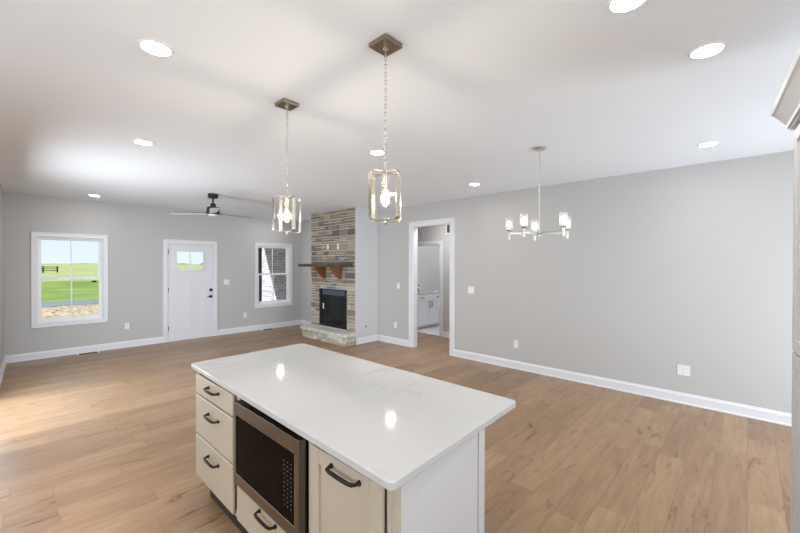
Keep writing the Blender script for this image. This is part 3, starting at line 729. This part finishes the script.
slab_front(t, 2.094, 2.690, 0.745, 0.868, 0.828); slab_front(t, 2.094, 2.690, 0.478, 0.735, 0.662); slab_front(t, 2.094, 2.690, 0.195, 0.468, 0.398)
t = thing('microwave_cabinet', 'off white island base cabinet around the microwave with one low drawer', 'cabinet', (FX, 1.70, 0))
bm = bm_new(); y0, y1 = 1.338, 2.061
bx(bm, FX + 0.42, BX1, y0, y1, TK, BZ - 0.001); bx(bm, FX, FX + 0.42, y0, y0 + 0.02, TK, BZ - 0.001); bx(bm, FX, FX + 0.42, y1 - 0.02, y1, TK, BZ - 0.001)
bx(bm, FX, FX + 0.42, y0 + 0.02, y1 - 0.02, TK, 0.40)
obj('carcass', bm, M['cab'], t); box_obj('toe_kick', (FX + 0.075, BX1, y0, y1, 0.0, TK), M['toe'], t)
slab_front(t, 1.372, 2.040, 0.195, 0.405, 0.372)
t = thing('cabinet', 'off white island base cabinet with one recessed panel door near the corner', 'cabinet', (FX, 1.1, 0))
carcass(t, 0.862, 1.337, 0.022)
dy0, dy1, dz0, dz1, st = 0.893, 1.322, 0.195, 0.856, 0.062
bm = bm_new()
for q in ((dy0, dy0+st, dz0, dz1), (dy1-st, dy1, dz0, dz1), (dy0+st, dy1-st, dz0, dz0+st), (dy0+st, dy1-st, dz1-st, dz1)): bx(bm, DX, FX - 0.0005, *q)
bx(bm, DX + 0.010, FX - 0.003, dy0+st-0.001, dy1-st+0.001, dz0+st-0.001, dz1-st+0.001)
dr = obj('door', bm, M['cab'], t, 0.003)
pull((DX, 1.087, 0.822), (0, 1, 0), (-1, 0, 0), 0.165, dr)
# end and back panels
t = thing('island_panel', 'white island end and back panel with a corner post under the counter', 'panel', (1.1, 0.85, 0))
bm = bm_new(); bx(bm, FX + 0.0205, BX1 - 0.03, 0.838, 0.861, 0.0, BZ - 0.001); obj('end_panel', bm, M['panel'], t, 0.001)
bm = bm_new(); bx(bm, BX1 - 0.026, BX1 + 0.022, 0.834, 0.8612, 0.0, BZ - 0.001); obj('corner_post', bm, M['panel'], t, 0.003)
bm = bm_new(); bx(bm, BX1 + 0.001, BX1 + 0.018, 0.8625, 2.698, 0.0, BZ - 0.001); obj('back_panel', bm, M['panel'], t, 0.001)
bm = bm_new(); bx(bm, FX + 0.0, BX1 + 0.018, 2.699, 2.712, TK, BZ - 0.001); obj('end_panel', bm, M['panel'], t, 0.001)
box_obj('face_stile', (FX, FX + 0.02, 0.837, 0.8615, 0.0, BZ - 0.001), M['cab'], t, 0.001)
# microwave
MY0, MY1, MZ0, MZ1, MF = 1.372, 2.026, 0.418, 0.858, 0.834
t = thing('microwave_oven', 'built in stainless microwave with black glass door in the island', 'microwave', (MF, 1.7, 0.418))
box_obj('body', (FX + 0.002, FX + 0.40, MY0 + 0.015, MY1 - 0.015, MZ0 + 0.012, MZ1 - 0.012), M['dark'], t)
GY0, GY1, GZ0, GZ1 = 1.402, 2.000, 0.480, 0.790
bm = bm_new()
for q in ((MY0, GY0, MZ0, MZ1), (GY1, MY1, MZ0, MZ1), (GY0, GY1, MZ0, GZ0), (GY0, GY1, GZ1, MZ1)): bx(bm, MF, FX + 0.001, *q)
obj('door_frame', bm, M['steel'], t, 0.003)
bm = bm_new(); bx(bm, MF + 0.004, FX, GY0 - 0.001, GY1 + 0.001, GZ0 - 0.001, GZ1 + 0.001); gl = obj('door_glass', bm, M['mwglass'], t)
bm = bm_new()
for r in range(11):
    for c_ in range(3):
        y = 1.440 + c_*0.028; z = 0.535 + r*0.0195
        bx(bm, MF + 0.0032, MF + 0.0042, y - 0.0055, y + 0.0055, z - 0.0022, z + 0.0022)
obj('keypad', bm, plain('keypad_print', rgb(84, 82, 80), 0.5), gl)
bm = bm_new()
for q in ((GY0-0.003, GY0+0.001, GZ0, GZ1), (GY1-0.001, GY1+0.003, GZ0, GZ1), (GY0, GY1, GZ0-0.003, GZ0+0.001)): bx(bm, MF - 0.0015, MF + 0.006, *q)
obj('bezel', bm, M['nickel'], t)

# ------------------------------------------------------------------ tall pantry at the right edge
t = thing('pantry_cabinet', 'tall off white pantry cabinet with crown moulding cut off at the right edge', 'cabinet', (2.827, -0.163, 0))
t.rotation_euler.z = R(4)              # stands slightly out of square
PX0, PX1, PYF, PYB, PZ = 1.55, 2.827, -0.185, -0.78, 2.345
bm = bm_new(); bx(bm, PX0, PX1, PYB, PYF - 0.021, 0.0, PZ); obj('carcass', bm, M['panel'], t, 0.001)
bm = bm_new(); fr = 0.045
bx(bm, PX1 - fr, PX1, PYF - 0.02, PYF, 0, PZ); bx(bm, PX0, PX0 + fr, PYF - 0.02, PYF, 0, PZ); bx(bm, PX0 + fr, PX1 - fr, PYF - 0.02, PYF, 2.28, PZ); bx(bm, PX0 + fr, PX1 - fr, PYF - 0.02, PYF, 0, 0.12); bx(bm, PX0 + fr, PX1 - fr, PYF - 0.02, PYF, 1.11, 1.20)
obj('face_frame', bm, M['panel'], t, 0.001)
def shaker(y, x0, x1, z0, z1, st=0.065):
    bm = bm_new()
    for q in ((x0, x0+st, z0, z1), (x1-st, x1, z0, z1), (x0+st, x1-st, z0, z0+st), (x0+st, x1-st, z1-st, z1)): bx(bm, q[0], q[1], y, y + 0.019, q[2], q[3])
    bx(bm, x0+st-0.001, x1-st+0.001, y + 0.002, y + 0.009, z0+st-0.001, z1-st+0.001); return bm
for (c, d) in ((0.10, 1.150), (1.160, 2.30)):
    o = obj('door', shaker(PYF + 0.0005, PX0 + 0.02, PX1 - 0.022, c, d), M['panel'], t, 0.003)
    pull((PX0 + 0.05, PYF + 0.019, 1.02 if c < 1 else 1.30), (0, 0, 1), (0, 1, 0), 0.16, o)
prof = [(0.0, 2.325), (0.010, 2.325), (0.012, 2.345), (0.030, 2.375), (0.052, 2.410), (0.062, 2.420), (0.066, 2.450), (0.0, 2.450)]
bm = bm_new(); N_ = len(prof)
CB = PYF + 0.032
bx(bm, PX0, PX1, PYF - 0.015, CB, 2.312, 2.449)
path = [((PX0, CB), (0, 1)), ((PX1, CB), (1, 1)), ((PX1, PYB), (1, 0))]
rings = [[bm.verts.new((p[0] + d*n[0], p[1] + d*n[1], z)) for d, z in prof] for p, n in path]
for a, b in zip(rings, rings[1:]):
    for i in range(N_): bm.faces.new((a[i], a[(i+1) % N_], b[(i+1) % N_], b[i]))
bm.faces.new(rings[0]); bm.faces.new(rings[-1][::-1])
obj('crown_moulding', bm, M['panel'], t)

# ------------------------------------------------------------------ recessed downlights
spots = [((4.23, 4.19), 'recessed ceiling light seen through the cage of the nearer pendant'),
         ((4.36, 7.97), 'recessed ceiling light behind the cage of the far pendant, before the fireplace'),
         ((0.535, 2.279), 'recessed ceiling light at the upper left, nearest the camera on that side'),
         ((0.867, 4.126), 'recessed ceiling light midway down the left side, before the fan'),
         ((0.980, 7.931), 'recessed ceiling light close to the front wall above the field-view window'),
         ((2.579, 2.754), 'recessed ceiling light showing just left of the nearer pendant chain'),
         ((4.531, 2.826), 'recessed ceiling light between nearer pendant cage and chandelier, near the long wall'),
         ((2.546, 0.167), 'large recessed ceiling light at the upper right of the photo'),
         ((4.526, 0.285), 'recessed ceiling light above the right end of the long grey wall'),
         ((1.834, 0.384), 'recessed ceiling light cut off by the top edge of the photo')]
proto = None
for (x, y), lab in spots:
    if proto is None:
        proto = thing('ceiling_downlight', lab, 'ceiling light', (x, y, H), 'recessed ceiling downlights')
        bm = bm_new(); lathe(bm, [(0.064, -0.0005), (0.080, -0.0005), (0.078, -0.006), (0.067, -0.008), (0.064, -0.004), (0.064, -0.0005)], (x, y, H), 32); obj('trim_ring', bm, M['ceil'], proto, smooth=True)
        bm = bm_new(); lathe(bm, [(0.0645, -0.001), (0.0645, -0.006), (0.045, -0.010), (0.0, -0.012)], (x, y, H), 32); obj('lens', bm, M['lens'], proto, smooth=True)
    else: dup(proto, (x, y, H), lab)
for (x, y), lab in (((0.4, 0.3), 'recessed ceiling light straight above the photographer, outside the frame'), ((1.2, -1.3), 'recessed ceiling light before the assumed kitchen opening, outside the frame'), ((3.9, -1.5), 'recessed ceiling light before the assumed patio opening, outside the frame'),
                    ((-0.22, 1.9), 'recessed ceiling light added to brighten the kitchen aisle, nearer the camera, outside the frame'), ((-0.22, 3.3), 'recessed ceiling light added to brighten the kitchen aisle, nearer the living room, outside the frame')):
    dup(proto, (x, y, H), lab)  # unseen downlights assumed over the kitchen; aisle pair added to brighten its floor

# ------------------------------------------------------------------ pendants
def rounded_rect(c, u, w, h, r, n=5):
    c = Vector(c); u = Vector(u); z = Vector((0, 0, 1)); pts = []
    for cx, cz, a0 in ((w/2-r, h/2-r, 0), (-w/2+r, h/2-r, 90), (-w/2+r, -h/2+r, 180), (w/2-r, -h/2+r, 270)):
        for k in range(n+1):
            a = R(a0 + 90*k/n); pts.append(c + u*(cx + r*math.cos(a)) + z*(cz + r*math.sin(a)))
    return pts
def make_pendant(x, y, label):
    t = thing('pendant_light', label, 'pendant light', (x, y, H), 'caged pendants over the island')
    cp = box_obj('canopy', (x - 0.062, x + 0.062, y - 0.062, y + 0.062, H - 0.024, H - 0.0005), M['nickel_dark'], t, 0.003)
    bm = bm_new(); lathe(bm, [(0.014, 0), (0.014, -0.008), (0.006, -0.014), (0.006, -0.03), (0, -0.03)], (x, y, H - 0.024), 14); obj('loop', bm, M['nickel'], cp, smooth=True)
    zt, zb = 2.078, 1.828
    bm = bm_new(); z = H - 0.045; k = 0; ll = 0.027
    while z - ll > zt + 0.012:
        a = R(45 + 90*(k % 2)); u = Vector((math.cos(a), math.sin(a), 0)); c = Vector((x, y, z - ll/2))
        pts = [c + u*(0.0065*math.cos(q)) + Vector((0, 0, ll/2*math.sin(q))) for q in [2*PI*i/12 for i in range(12)]]
        tube(bm, pts, 0.0019, 6, closed=True); z -= ll - 0.0065; k += 1
    tube(bm, [(x, y, z + 0.004), (x, y, zt + 0.003)], 0.003, 6)
    obj('chain', bm, M['nickel'], t, smooth=True)
    zc = (zt + zb)/2
    for ang, w, h in ((-3, 0.200, 0.250), (87, 0.196, 0.243)):
        u = Vector((math.cos(R(ang)), math.sin(R(ang)), 0)); nrm = Vector((-u.y, u.x, 0))
        bm = bm_new(); strap_loop(bm, rounded_rect((x, y, zc), u, w, h, 0.020), nrm, 0.026, 0.004)
        obj('cage_strap', bm, M['nickel'], t, 0.0008)
    bm = bm_new(); lathe(bm, [(0, 0.012), (0.010, 0.010), (0.012, -0.004), (0.019, -0.006), (0.019, -0.058), (0.016, -0.062), (0, -0.062)], (x, y, zt), 18); obj('socket', bm, M['nickel'], t, smooth=True)
    bm = bm_new(); lathe(bm, [(0, 0.014), (0.006, 0.010), (0.006, 0.004), (0.010, 0), (0.010, -0.010), (0.005, -0.018), (0, -0.02)], (x, y, zb - 0.002), 14); obj('finial', bm, M['nickel'], t, smooth=True)
    bz = zt - 0.060
    bm = bm_new(); lathe(bm, [(0.012, 0.0), (0.014, -0.012), (0.020, -0.03), (0.029, -0.055), (0.032, -0.078), (0.029, -0.098), (0.019, -0.114), (0.008, -0.121), (0, -0.123)], (x, y, bz), 20)
    bl = obj('bulb', bm, M['bulbglass'], t, smooth=True)
    bm = bm_new()
    lathe(bm, [(0.0, -0.005), (0.004, -0.006), (0.004, -0.032), (0, -0.033)], (x, y, bz), 8)
    for k in range(6):
        a = 2*PI*k/6; b = a + PI/6
        tube(bm, [(x + 0.006*math.cos(a), y + 0.006*math.sin(a), bz - 0.030), (x + 0.014*math.cos(a), y + 0.014*math.sin(a), bz - 0.092), (x + 0.006*math.cos(b), y + 0.006*math.sin(b), bz - 0.032)], 0.0013, 5)
    obj('filament', bm, M['filament'], bl)
    return t
pd = make_pendant(1.337, 1.368, 'nickel cage pendant on a chain over the near half of the counter')
dup(pd, (1.354, 2.383, H), 'nickel cage pendant on a chain over the far half of the counter')
def bulb_light(name, loc, power, col, r=0.03):
    l = bpy.data.lights.new(name, 'POINT'); l.energy = power; l.color = col; l.shadow_soft_size = r
    o = bpy.data.objects.new(name, l); COL.objects.link(o); o.location = loc; return o
for x, y in ((1.337, 1.368), (1.354, 2.383)): bulb_light('pendant_bulb_light', (x, y, 1.945), BULB_W, (1.0, 0.91, 0.79), 0.026)

# ------------------------------------------------------------------ chandelier
cx, cy = 3.564, 1.493
t = thing('chandelier', 'brushed nickel five arm chandelier with clear glass shades near the long wall', 'chandelier', (cx, cy, H))
bm = bm_new(); lathe(bm, [(0, -0.0005), (0.064, -0.0005), (0.064, -0.010), (0.045, -0.022), (0.012, -0.028), (0, -0.028)], (cx, cy, H), 28); obj('canopy', bm, M['silver'], t, smooth=True)
bm = bm_new(); tube(bm, [(cx, cy, H - 0.025), (cx, cy, 1.925)], 0.0065, 12); obj('stem', bm, M['silver'], t, smooth=True)
bm = bm_new(); lathe(bm, [(0, 0.020), (0.012, 0.018), (0.024, 0.010), (0.030, 0.0), (0.030, -0.018), (0.012, -0.030), (0.008, -0.045), (0, -0.048)], (cx, cy, 1.925), 20); obj('hub', bm, M['silver'], t, smooth=True)
VA = math.atan2(cx, cy)                       # azimuth of the line of sight to the hub
for k in range(5):
    th = VA + R(-9 + 72*k); d = Vector((math.sin(th), math.cos(th), 0)); s = Vector((d.y, -d.x, 0)); c = Vector((cx, cy, 0)); ra = 0.290
    bm = bm_new(); p0, p1 = c + d*0.02, c + d*(ra - 0.006)
    for z in (1.916,):
        prism(bm, [p0 + s*0.006 + Vector((0, 0, z - 0.010)), p0 - s*0.006 + Vector((0, 0, z - 0.010)), p0 - s*0.006 + Vector((0, 0, z + 0.010)), p0 + s*0.006 + Vector((0, 0, z + 0.010))], p1 - p0)
    arm = obj('arm', bm, M['silver'], t, 0.002)
    q = c + d*ra
    bm = bm_new(); lathe(bm, [(0, -0.062), (0.008, -0.062), (0.0135, -0.058), (0.0135, 0.022), (0.018, 0.026), (0.034, 0.036), (0.034, 0.042), (0.010, 0.043), (0.010, 0.052), (0, 0.052)], (q.x, q.y, 1.916), 18); obj('cup', bm, M['silver'], arm, smooth=True)
    bm = bm_new(); lathe(bm, [(0.030, 0.043), (0.0365, 0.046), (0.0365, 0.160), (0.0340, 0.160), (0.0340, 0.048)], (q.x, q.y, 1.916), 22); obj('shade', bm, M['clear'], arm, smooth=True, label='clear glass cylinder shade')
    bm = bm_new(); lathe(bm, [(0, 0.052), (0.008, 0.055), (0.015, 0.075), (0.016, 0.095), (0.010, 0.120), (0, 0.135)], (q.x, q.y, 1.916), 14); obj('bulb', bm, M['candle'], arm, smooth=True)
# ------------------------------------------------------------------ ceiling fan
fx, fy = 2.285, 6.352
t = thing('ceiling_fan', 'black ceiling fan with three blades hanging before the entry door', 'fan', (fx, fy, H))
bm = bm_new(); lathe(bm, [(0, -0.0005), (0.078, -0.0005), (0.078, -0.055), (0.060, -0.072), (0, -0.072)], (fx, fy, H), 28); obj('canopy', bm, M['black'], t, smooth=True)
bm = bm_new(); tube(bm, [(fx, fy, H - 0.06), (fx, fy, 2.55)], 0.0135, 12); obj('downrod', bm, M['black'], t, smooth=True)
bm = bm_new(); lathe(bm, [(0, 0.180), (0.030, 0.180), (0.042, 0.165), (0.042, 0.120), (0.088, 0.118), (0.092, 0.108), (0.092, 0.082), (0.096, 0.078), (0.098, 0.02), (0.090, 0.0), (0, 0.0)], (fx, fy, 2.410), 32); obj('motor_housing', bm, M['black'], t, smooth=True)
bm = bm_new(); lathe(bm, [(0.075, 0.001), (0.074, -0.012), (0.055, -0.024), (0, -0.030)], (fx, fy, 2.410), 28); obj('light_lens', bm, plain('opal_lens', rgb(232, 230, 226), 0.3), t, smooth=True, label='white opal light lens')
FA = math.atan2(fx, fy)
for k, a in enumerate((-62, 58, 178)):
    th = FA + R(a); d = Vector((math.sin(th), math.cos(th), 0)); s = Vector((d.y, -d.x, 0)); c = Vector((fx, fy, 2.425)); up = Vector((0, 0, 1))
    pt = R(6); sv = s*math.cos(pt) - up*math.sin(pt)*1.0
    outl = [(0.085, -0.040), (0.20, -0.058), (0.45, -0.068), (0.68, -0.066), (0.71, -0.052), (0.72, 0.0), (0.71, 0.052), (0.68, 0.066), (0.45, 0.068), (0.20, 0.058), (0.085, 0.040)]
    nn = d.cross(sv).normalized();  nn = nn if nn.z > 0 else -nn
    bm = bm_new(); prism(bm, [c + d*r_ + sv*w_ for r_, w_ in outl], nn*0.007); bl = obj('blade', bm, M['blade_top'], t)
    bm = bm_new(); prism(bm, [c + d*(r_*0.985+0.005) + sv*w_*0.94 - nn*0.0008 for r_, w_ in outl], -nn*0.0015); obj('blade_underside', bm, M['blade_under'], bl, label='pale underside of the blade')
    bm = bm_new(); prism(bm, [c + d*0.06 + sv*0.03, c + d*0.06 - sv*0.03, c + d*0.15 - sv*0.022, c + d*0.15 + sv*0.022], nn*0.014); obj('blade_bracket', bm, M['black'], bl)

# ------------------------------------------------------------------ bathroom
vt = thing('vanity_cabinet', 'white bathroom vanity cabinet with black handles seen through the doorways', 'cabinet', (7.24, 5.8, 0))
VX0, VX1, VY, VYB = 6.76, 7.72, 5.80, 6.355
bm = bm_new(); bx(bm, VX0, VX1, VY + 0.02, VYB, 0.085, 0.875); obj('carcass', bm, M['trim'], vt)
box_obj('toe_kick', (VX0, VX1, VY + 0.08, VYB, 0.004, 0.085), M['panel'], vt)
def front(nm, x0, x1, z0, z1, rec):
    bm = bm_new()
    if rec:
        st = 0.055
        for q in ((x0, x0+st, z0, z1), (x1-st, x1, z0, z1), (x0+st, x1-st, z0, z0+st), (x0+st, x1-st, z1-st, z1)): bx(bm, q[0], q[1], VY, VY + 0.0195, q[2], q[3])
        bx(bm, x0+st, x1-st, VY + 0.008, VY + 0.019, z0+st, z1-st)
    else: bx(bm, x0, x1, VY, VY + 0.0195, z0, z1)
    return obj(nm, bm, M['trim'], vt, 0.002)
vm = 7.24
for a, b, h in ((VX0 + 0.02, vm - 0.004, vm - 0.045), (vm + 0.004, VX1 - 0.02, vm + 0.045)):
    o = front('door', a, b, 0.115, 0.700, True); pull((h, VY, 0.605), (0, 0, 1), (0, -1, 0), 0.13, o)
for a, b in ((VX0 + 0.02, vm - 0.2), (vm + 0.2, VX1 - 0.02)):
    o = front('drawer', a, b, 0.715, 0.860, False); pull(((a+b)/2, VY, 0.788), (1, 0, 0), (0, -1, 0), 0.12, o)
front('false_front', vm - 0.19, vm + 0.19, 0.715, 0.860, False)
bm = bm_new(); bx(bm, VX0 - 0.01, VX1 + 0.01, VY - 0.008, VYB, 0.8755, 0.915); vc = obj('countertop', bm, M['quartz'], None, 0.003); tag(vc, 'white vanity top with backsplash in the bathroom', 'countertop')
WORLD[vc.name] = Vector((0, 0, 0)); box_obj('backsplash', (VX0 - 0.01, VX1 + 0.01, VYB - 0.02, VYB, 0.9152, 1.015), M['quartz'], vc, 0.002)
f = thing('faucet', 'black faucet on the white vanity top', 'faucet', (7.20, 6.24, 0.915))
bm = bm_new(); tube(bm, [(7.2, 6.24, 0.9155), (7.2, 6.24, 1.04), (7.2, 6.22, 1.07), (7.2, 6.17, 1.075), (7.2, 6.11, 1.06)], [0.02, 0.015, 0.013, 0.012, 0.011], 10); obj('spout', bm, M['black'], f, smooth=True)
for s in (-1, 1):
    bm = bm_new(); lathe(bm, [(0.02, 0.0005), (0.016, 0.01), (0.012, 0.04), (0.016, 0.06), (0, 0.065)], (7.2 + s*0.1, 6.24, 0.915), 12); obj('tap', bm, M['black'], f, smooth=True)
# lights of hall and bathroom
dup(proto, (6.0, 4.3, H), 'recessed ceiling light in the hall'); dup(proto, (7.9, 5.2, H), 'recessed ceiling light in the bathroom')
area('hall_ceiling_light', (5.85, 4.4, 2.73), (5.85, 4.4, 0), 0.5, 0.5, 17, (0.98, 0.98, 1.0), 180)
bulb_light('bathroom_lamp_light', (8.1, 4.9, 2.5), 34, (0.93, 0.96, 1.0), 0.15)
v = thing('vanity_light', 'vanity wall lamp above the bathroom sink', 'wall lamp', (7.2, 6.33, 2.27))
box_obj('back_plate', (6.95, 7.45, 6.335, 6.3595, 2.24, 2.30), M['black'], v, 0.003)
for x in (7.02, 7.2, 7.38):
    bm = bm_new(); lathe(bm, [(0, 0.05), (0.03, 0.05), (0.045, -0.07), (0, -0.07)], (x, 6.28, 2.26), 14); obj('lamp_shade', bm, emit('vanity_shade', (1, 0.96, 0.9, 1), 9), v, smooth=True)

# ------------------------------------------------------------------ outside
bm = bm_new(); bx(bm, -4.2, XK - 0.2, YB - 0.3, YF + 0.16, H + 0.02, H + 0.2); bx(bm, XK - 0.2, XJ - 0.1, YJ + 0.12, YF + 0.16, H + 0.151, H + 0.2); tag(obj('sun_block_roof', bm, M['soffit']), 'added roof slab keeping the sun out of the side openings', 'roof', kind='structure')  # unseen slab added to block sun from the left and kitchen openings
GZ = -0.40
def ground(name, x0, x1, y0, y1, z, m, label, cat):
    bm = bm_new(); bx(bm, x0, x1, y0, y1, z - 0.3, z); return tag(obj(name, bm, m), label, cat, kind='structure')
bm = bm_new(); xs = [-120, -40, 0, 30, 60, 120, 260]; yv = [26.5, 40, 60, 85, 110, 150, 220, 320]
def gz(x, y): return GZ - 0.02 + max(0, y - 60)*0.0062 + 0.5*math.sin(x*0.03)*max(0, (y - 60)/150)
bm.free()
def field(name, ys, m, label):
    bm = bm_new(); vs = [[bm.verts.new((x, y, gz(x, y))) for x in xs] for y in ys]
    for i in range(len(ys)-1):
        for j in range(len(xs)-1): bm.faces.new((vs[i][j], vs[i][j+1], vs[i+1][j+1], vs[i+1][j]))
    tag(obj(name, bm, m, smooth=True), label, 'grass', kind='stuff')
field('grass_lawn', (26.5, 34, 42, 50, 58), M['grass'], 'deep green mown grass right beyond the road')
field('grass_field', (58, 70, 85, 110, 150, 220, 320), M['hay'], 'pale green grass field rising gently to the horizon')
ground('road', -120, 200, 23.6, 26.6, GZ + 0.01, M['asphalt'], 'grey road crossing behind the yard', 'road')
ground('yard_ground', -60, 100, YF + 0.2, 23.6, GZ, M['dirt'], 'pebbly tan yard in front of the house', 'ground')
ground('porch_floor', -3, 5.6, YF + 0.165, 11.3, -0.06, M['concrete'], 'concrete porch slab outside the entry door', 'porch')
bm = bm_new(); bx(bm, -4, 5.75, YF + 0.165, 11.52, 2.62, 2.80); tag(obj('porch_roof', bm, M['soffit']), 'white porch roof over the entry', 'roof', kind='structure')
bm = bm_new(); bx(bm, 5.6, 5.9, YF + 0.165, 12.6, GZ, 3.0); tag(obj('wall_garage', bm, M['brick']), 'grey brick garage wall beside the porch, half in sun', 'wall', kind='structure')
t = thing('porch_post', 'slim slate blue porch post outside the right window', 'post', (4.85, 10.0, -0.06))
box_obj('shaft', (4.805, 4.885, 9.96, 10.04, -0.06, 2.62), M['post'], t, 0.004); box_obj('plinth', (4.79, 4.90, 9.945, 10.055, -0.06, 0.06), M['post'], t, 0.004)
t = thing('board_fence', 'dark three board fence far out on the field', 'fence', (5.0, 100, 0))
fz = lambda x, y: gz(x, y)
y = 100.0; x0, x1 = -5.7, 6.6
for k in range(7):
    x = x0 + (x1 - x0)*k/6; box_obj('post', (x - 0.12, x + 0.12, y - 0.1, y + 0.1, fz(x, y) + 0.0, fz(x, y) + 1.25), M['fencewood'], t)
for z in (0.35, 0.7, 1.05):
    bm = bm_new(); zz = fz(0, y); bx(bm, x0, x1, y - 0.13, y - 0.09, zz + z, zz + z + 0.13); obj('board', bm, M['fencewood'], t)
t = thing('trough', 'small black trough lying on the lawn beyond the road', 'trough', (6.41, 52.3, gz(6.4, 52) + 0.005))
zt = gz(6.4, 52) + 0.005
bm = bm_new(); bx(bm, 6.21, 6.61, 52.2, 52.4, zt, zt + 0.03); bx(bm, 6.21, 6.61, 52.2, 52.22, zt + 0.03, zt + 0.17); bx(bm, 6.21, 6.61, 52.38, 52.4, zt + 0.03, zt + 0.17); bx(bm, 6.21, 6.23, 52.22, 52.38, zt + 0.03, zt + 0.17); bx(bm, 6.59, 6.61, 52.22, 52.38, zt + 0.03, zt + 0.17)
obj('basin', bm, M['black'], t)
random.seed(5)
bm = bm_new(); n = 60; prev = None
for i in range(n + 1):
    x = -40 + 300*i/n; y = 321; hgt = 0.2 + 0.4*math.sin(i*0.35) + random.uniform(0, 0.5) + (3.2 + 1.5*math.sin(i*0.6) if x > 105 else 0)
    b0, b1 = bm.verts.new((x, y, -1)), bm.verts.new((x, y + 8, -1)); t0 = bm.verts.new((x, y + 3, gz(x, 318) + hgt))
    if prev:
        bm.faces.new((prev[0], b0, t0, prev[2])); bm.faces.new((b1, prev[1], prev[2], t0))
    prev = (b0, b1, t0)
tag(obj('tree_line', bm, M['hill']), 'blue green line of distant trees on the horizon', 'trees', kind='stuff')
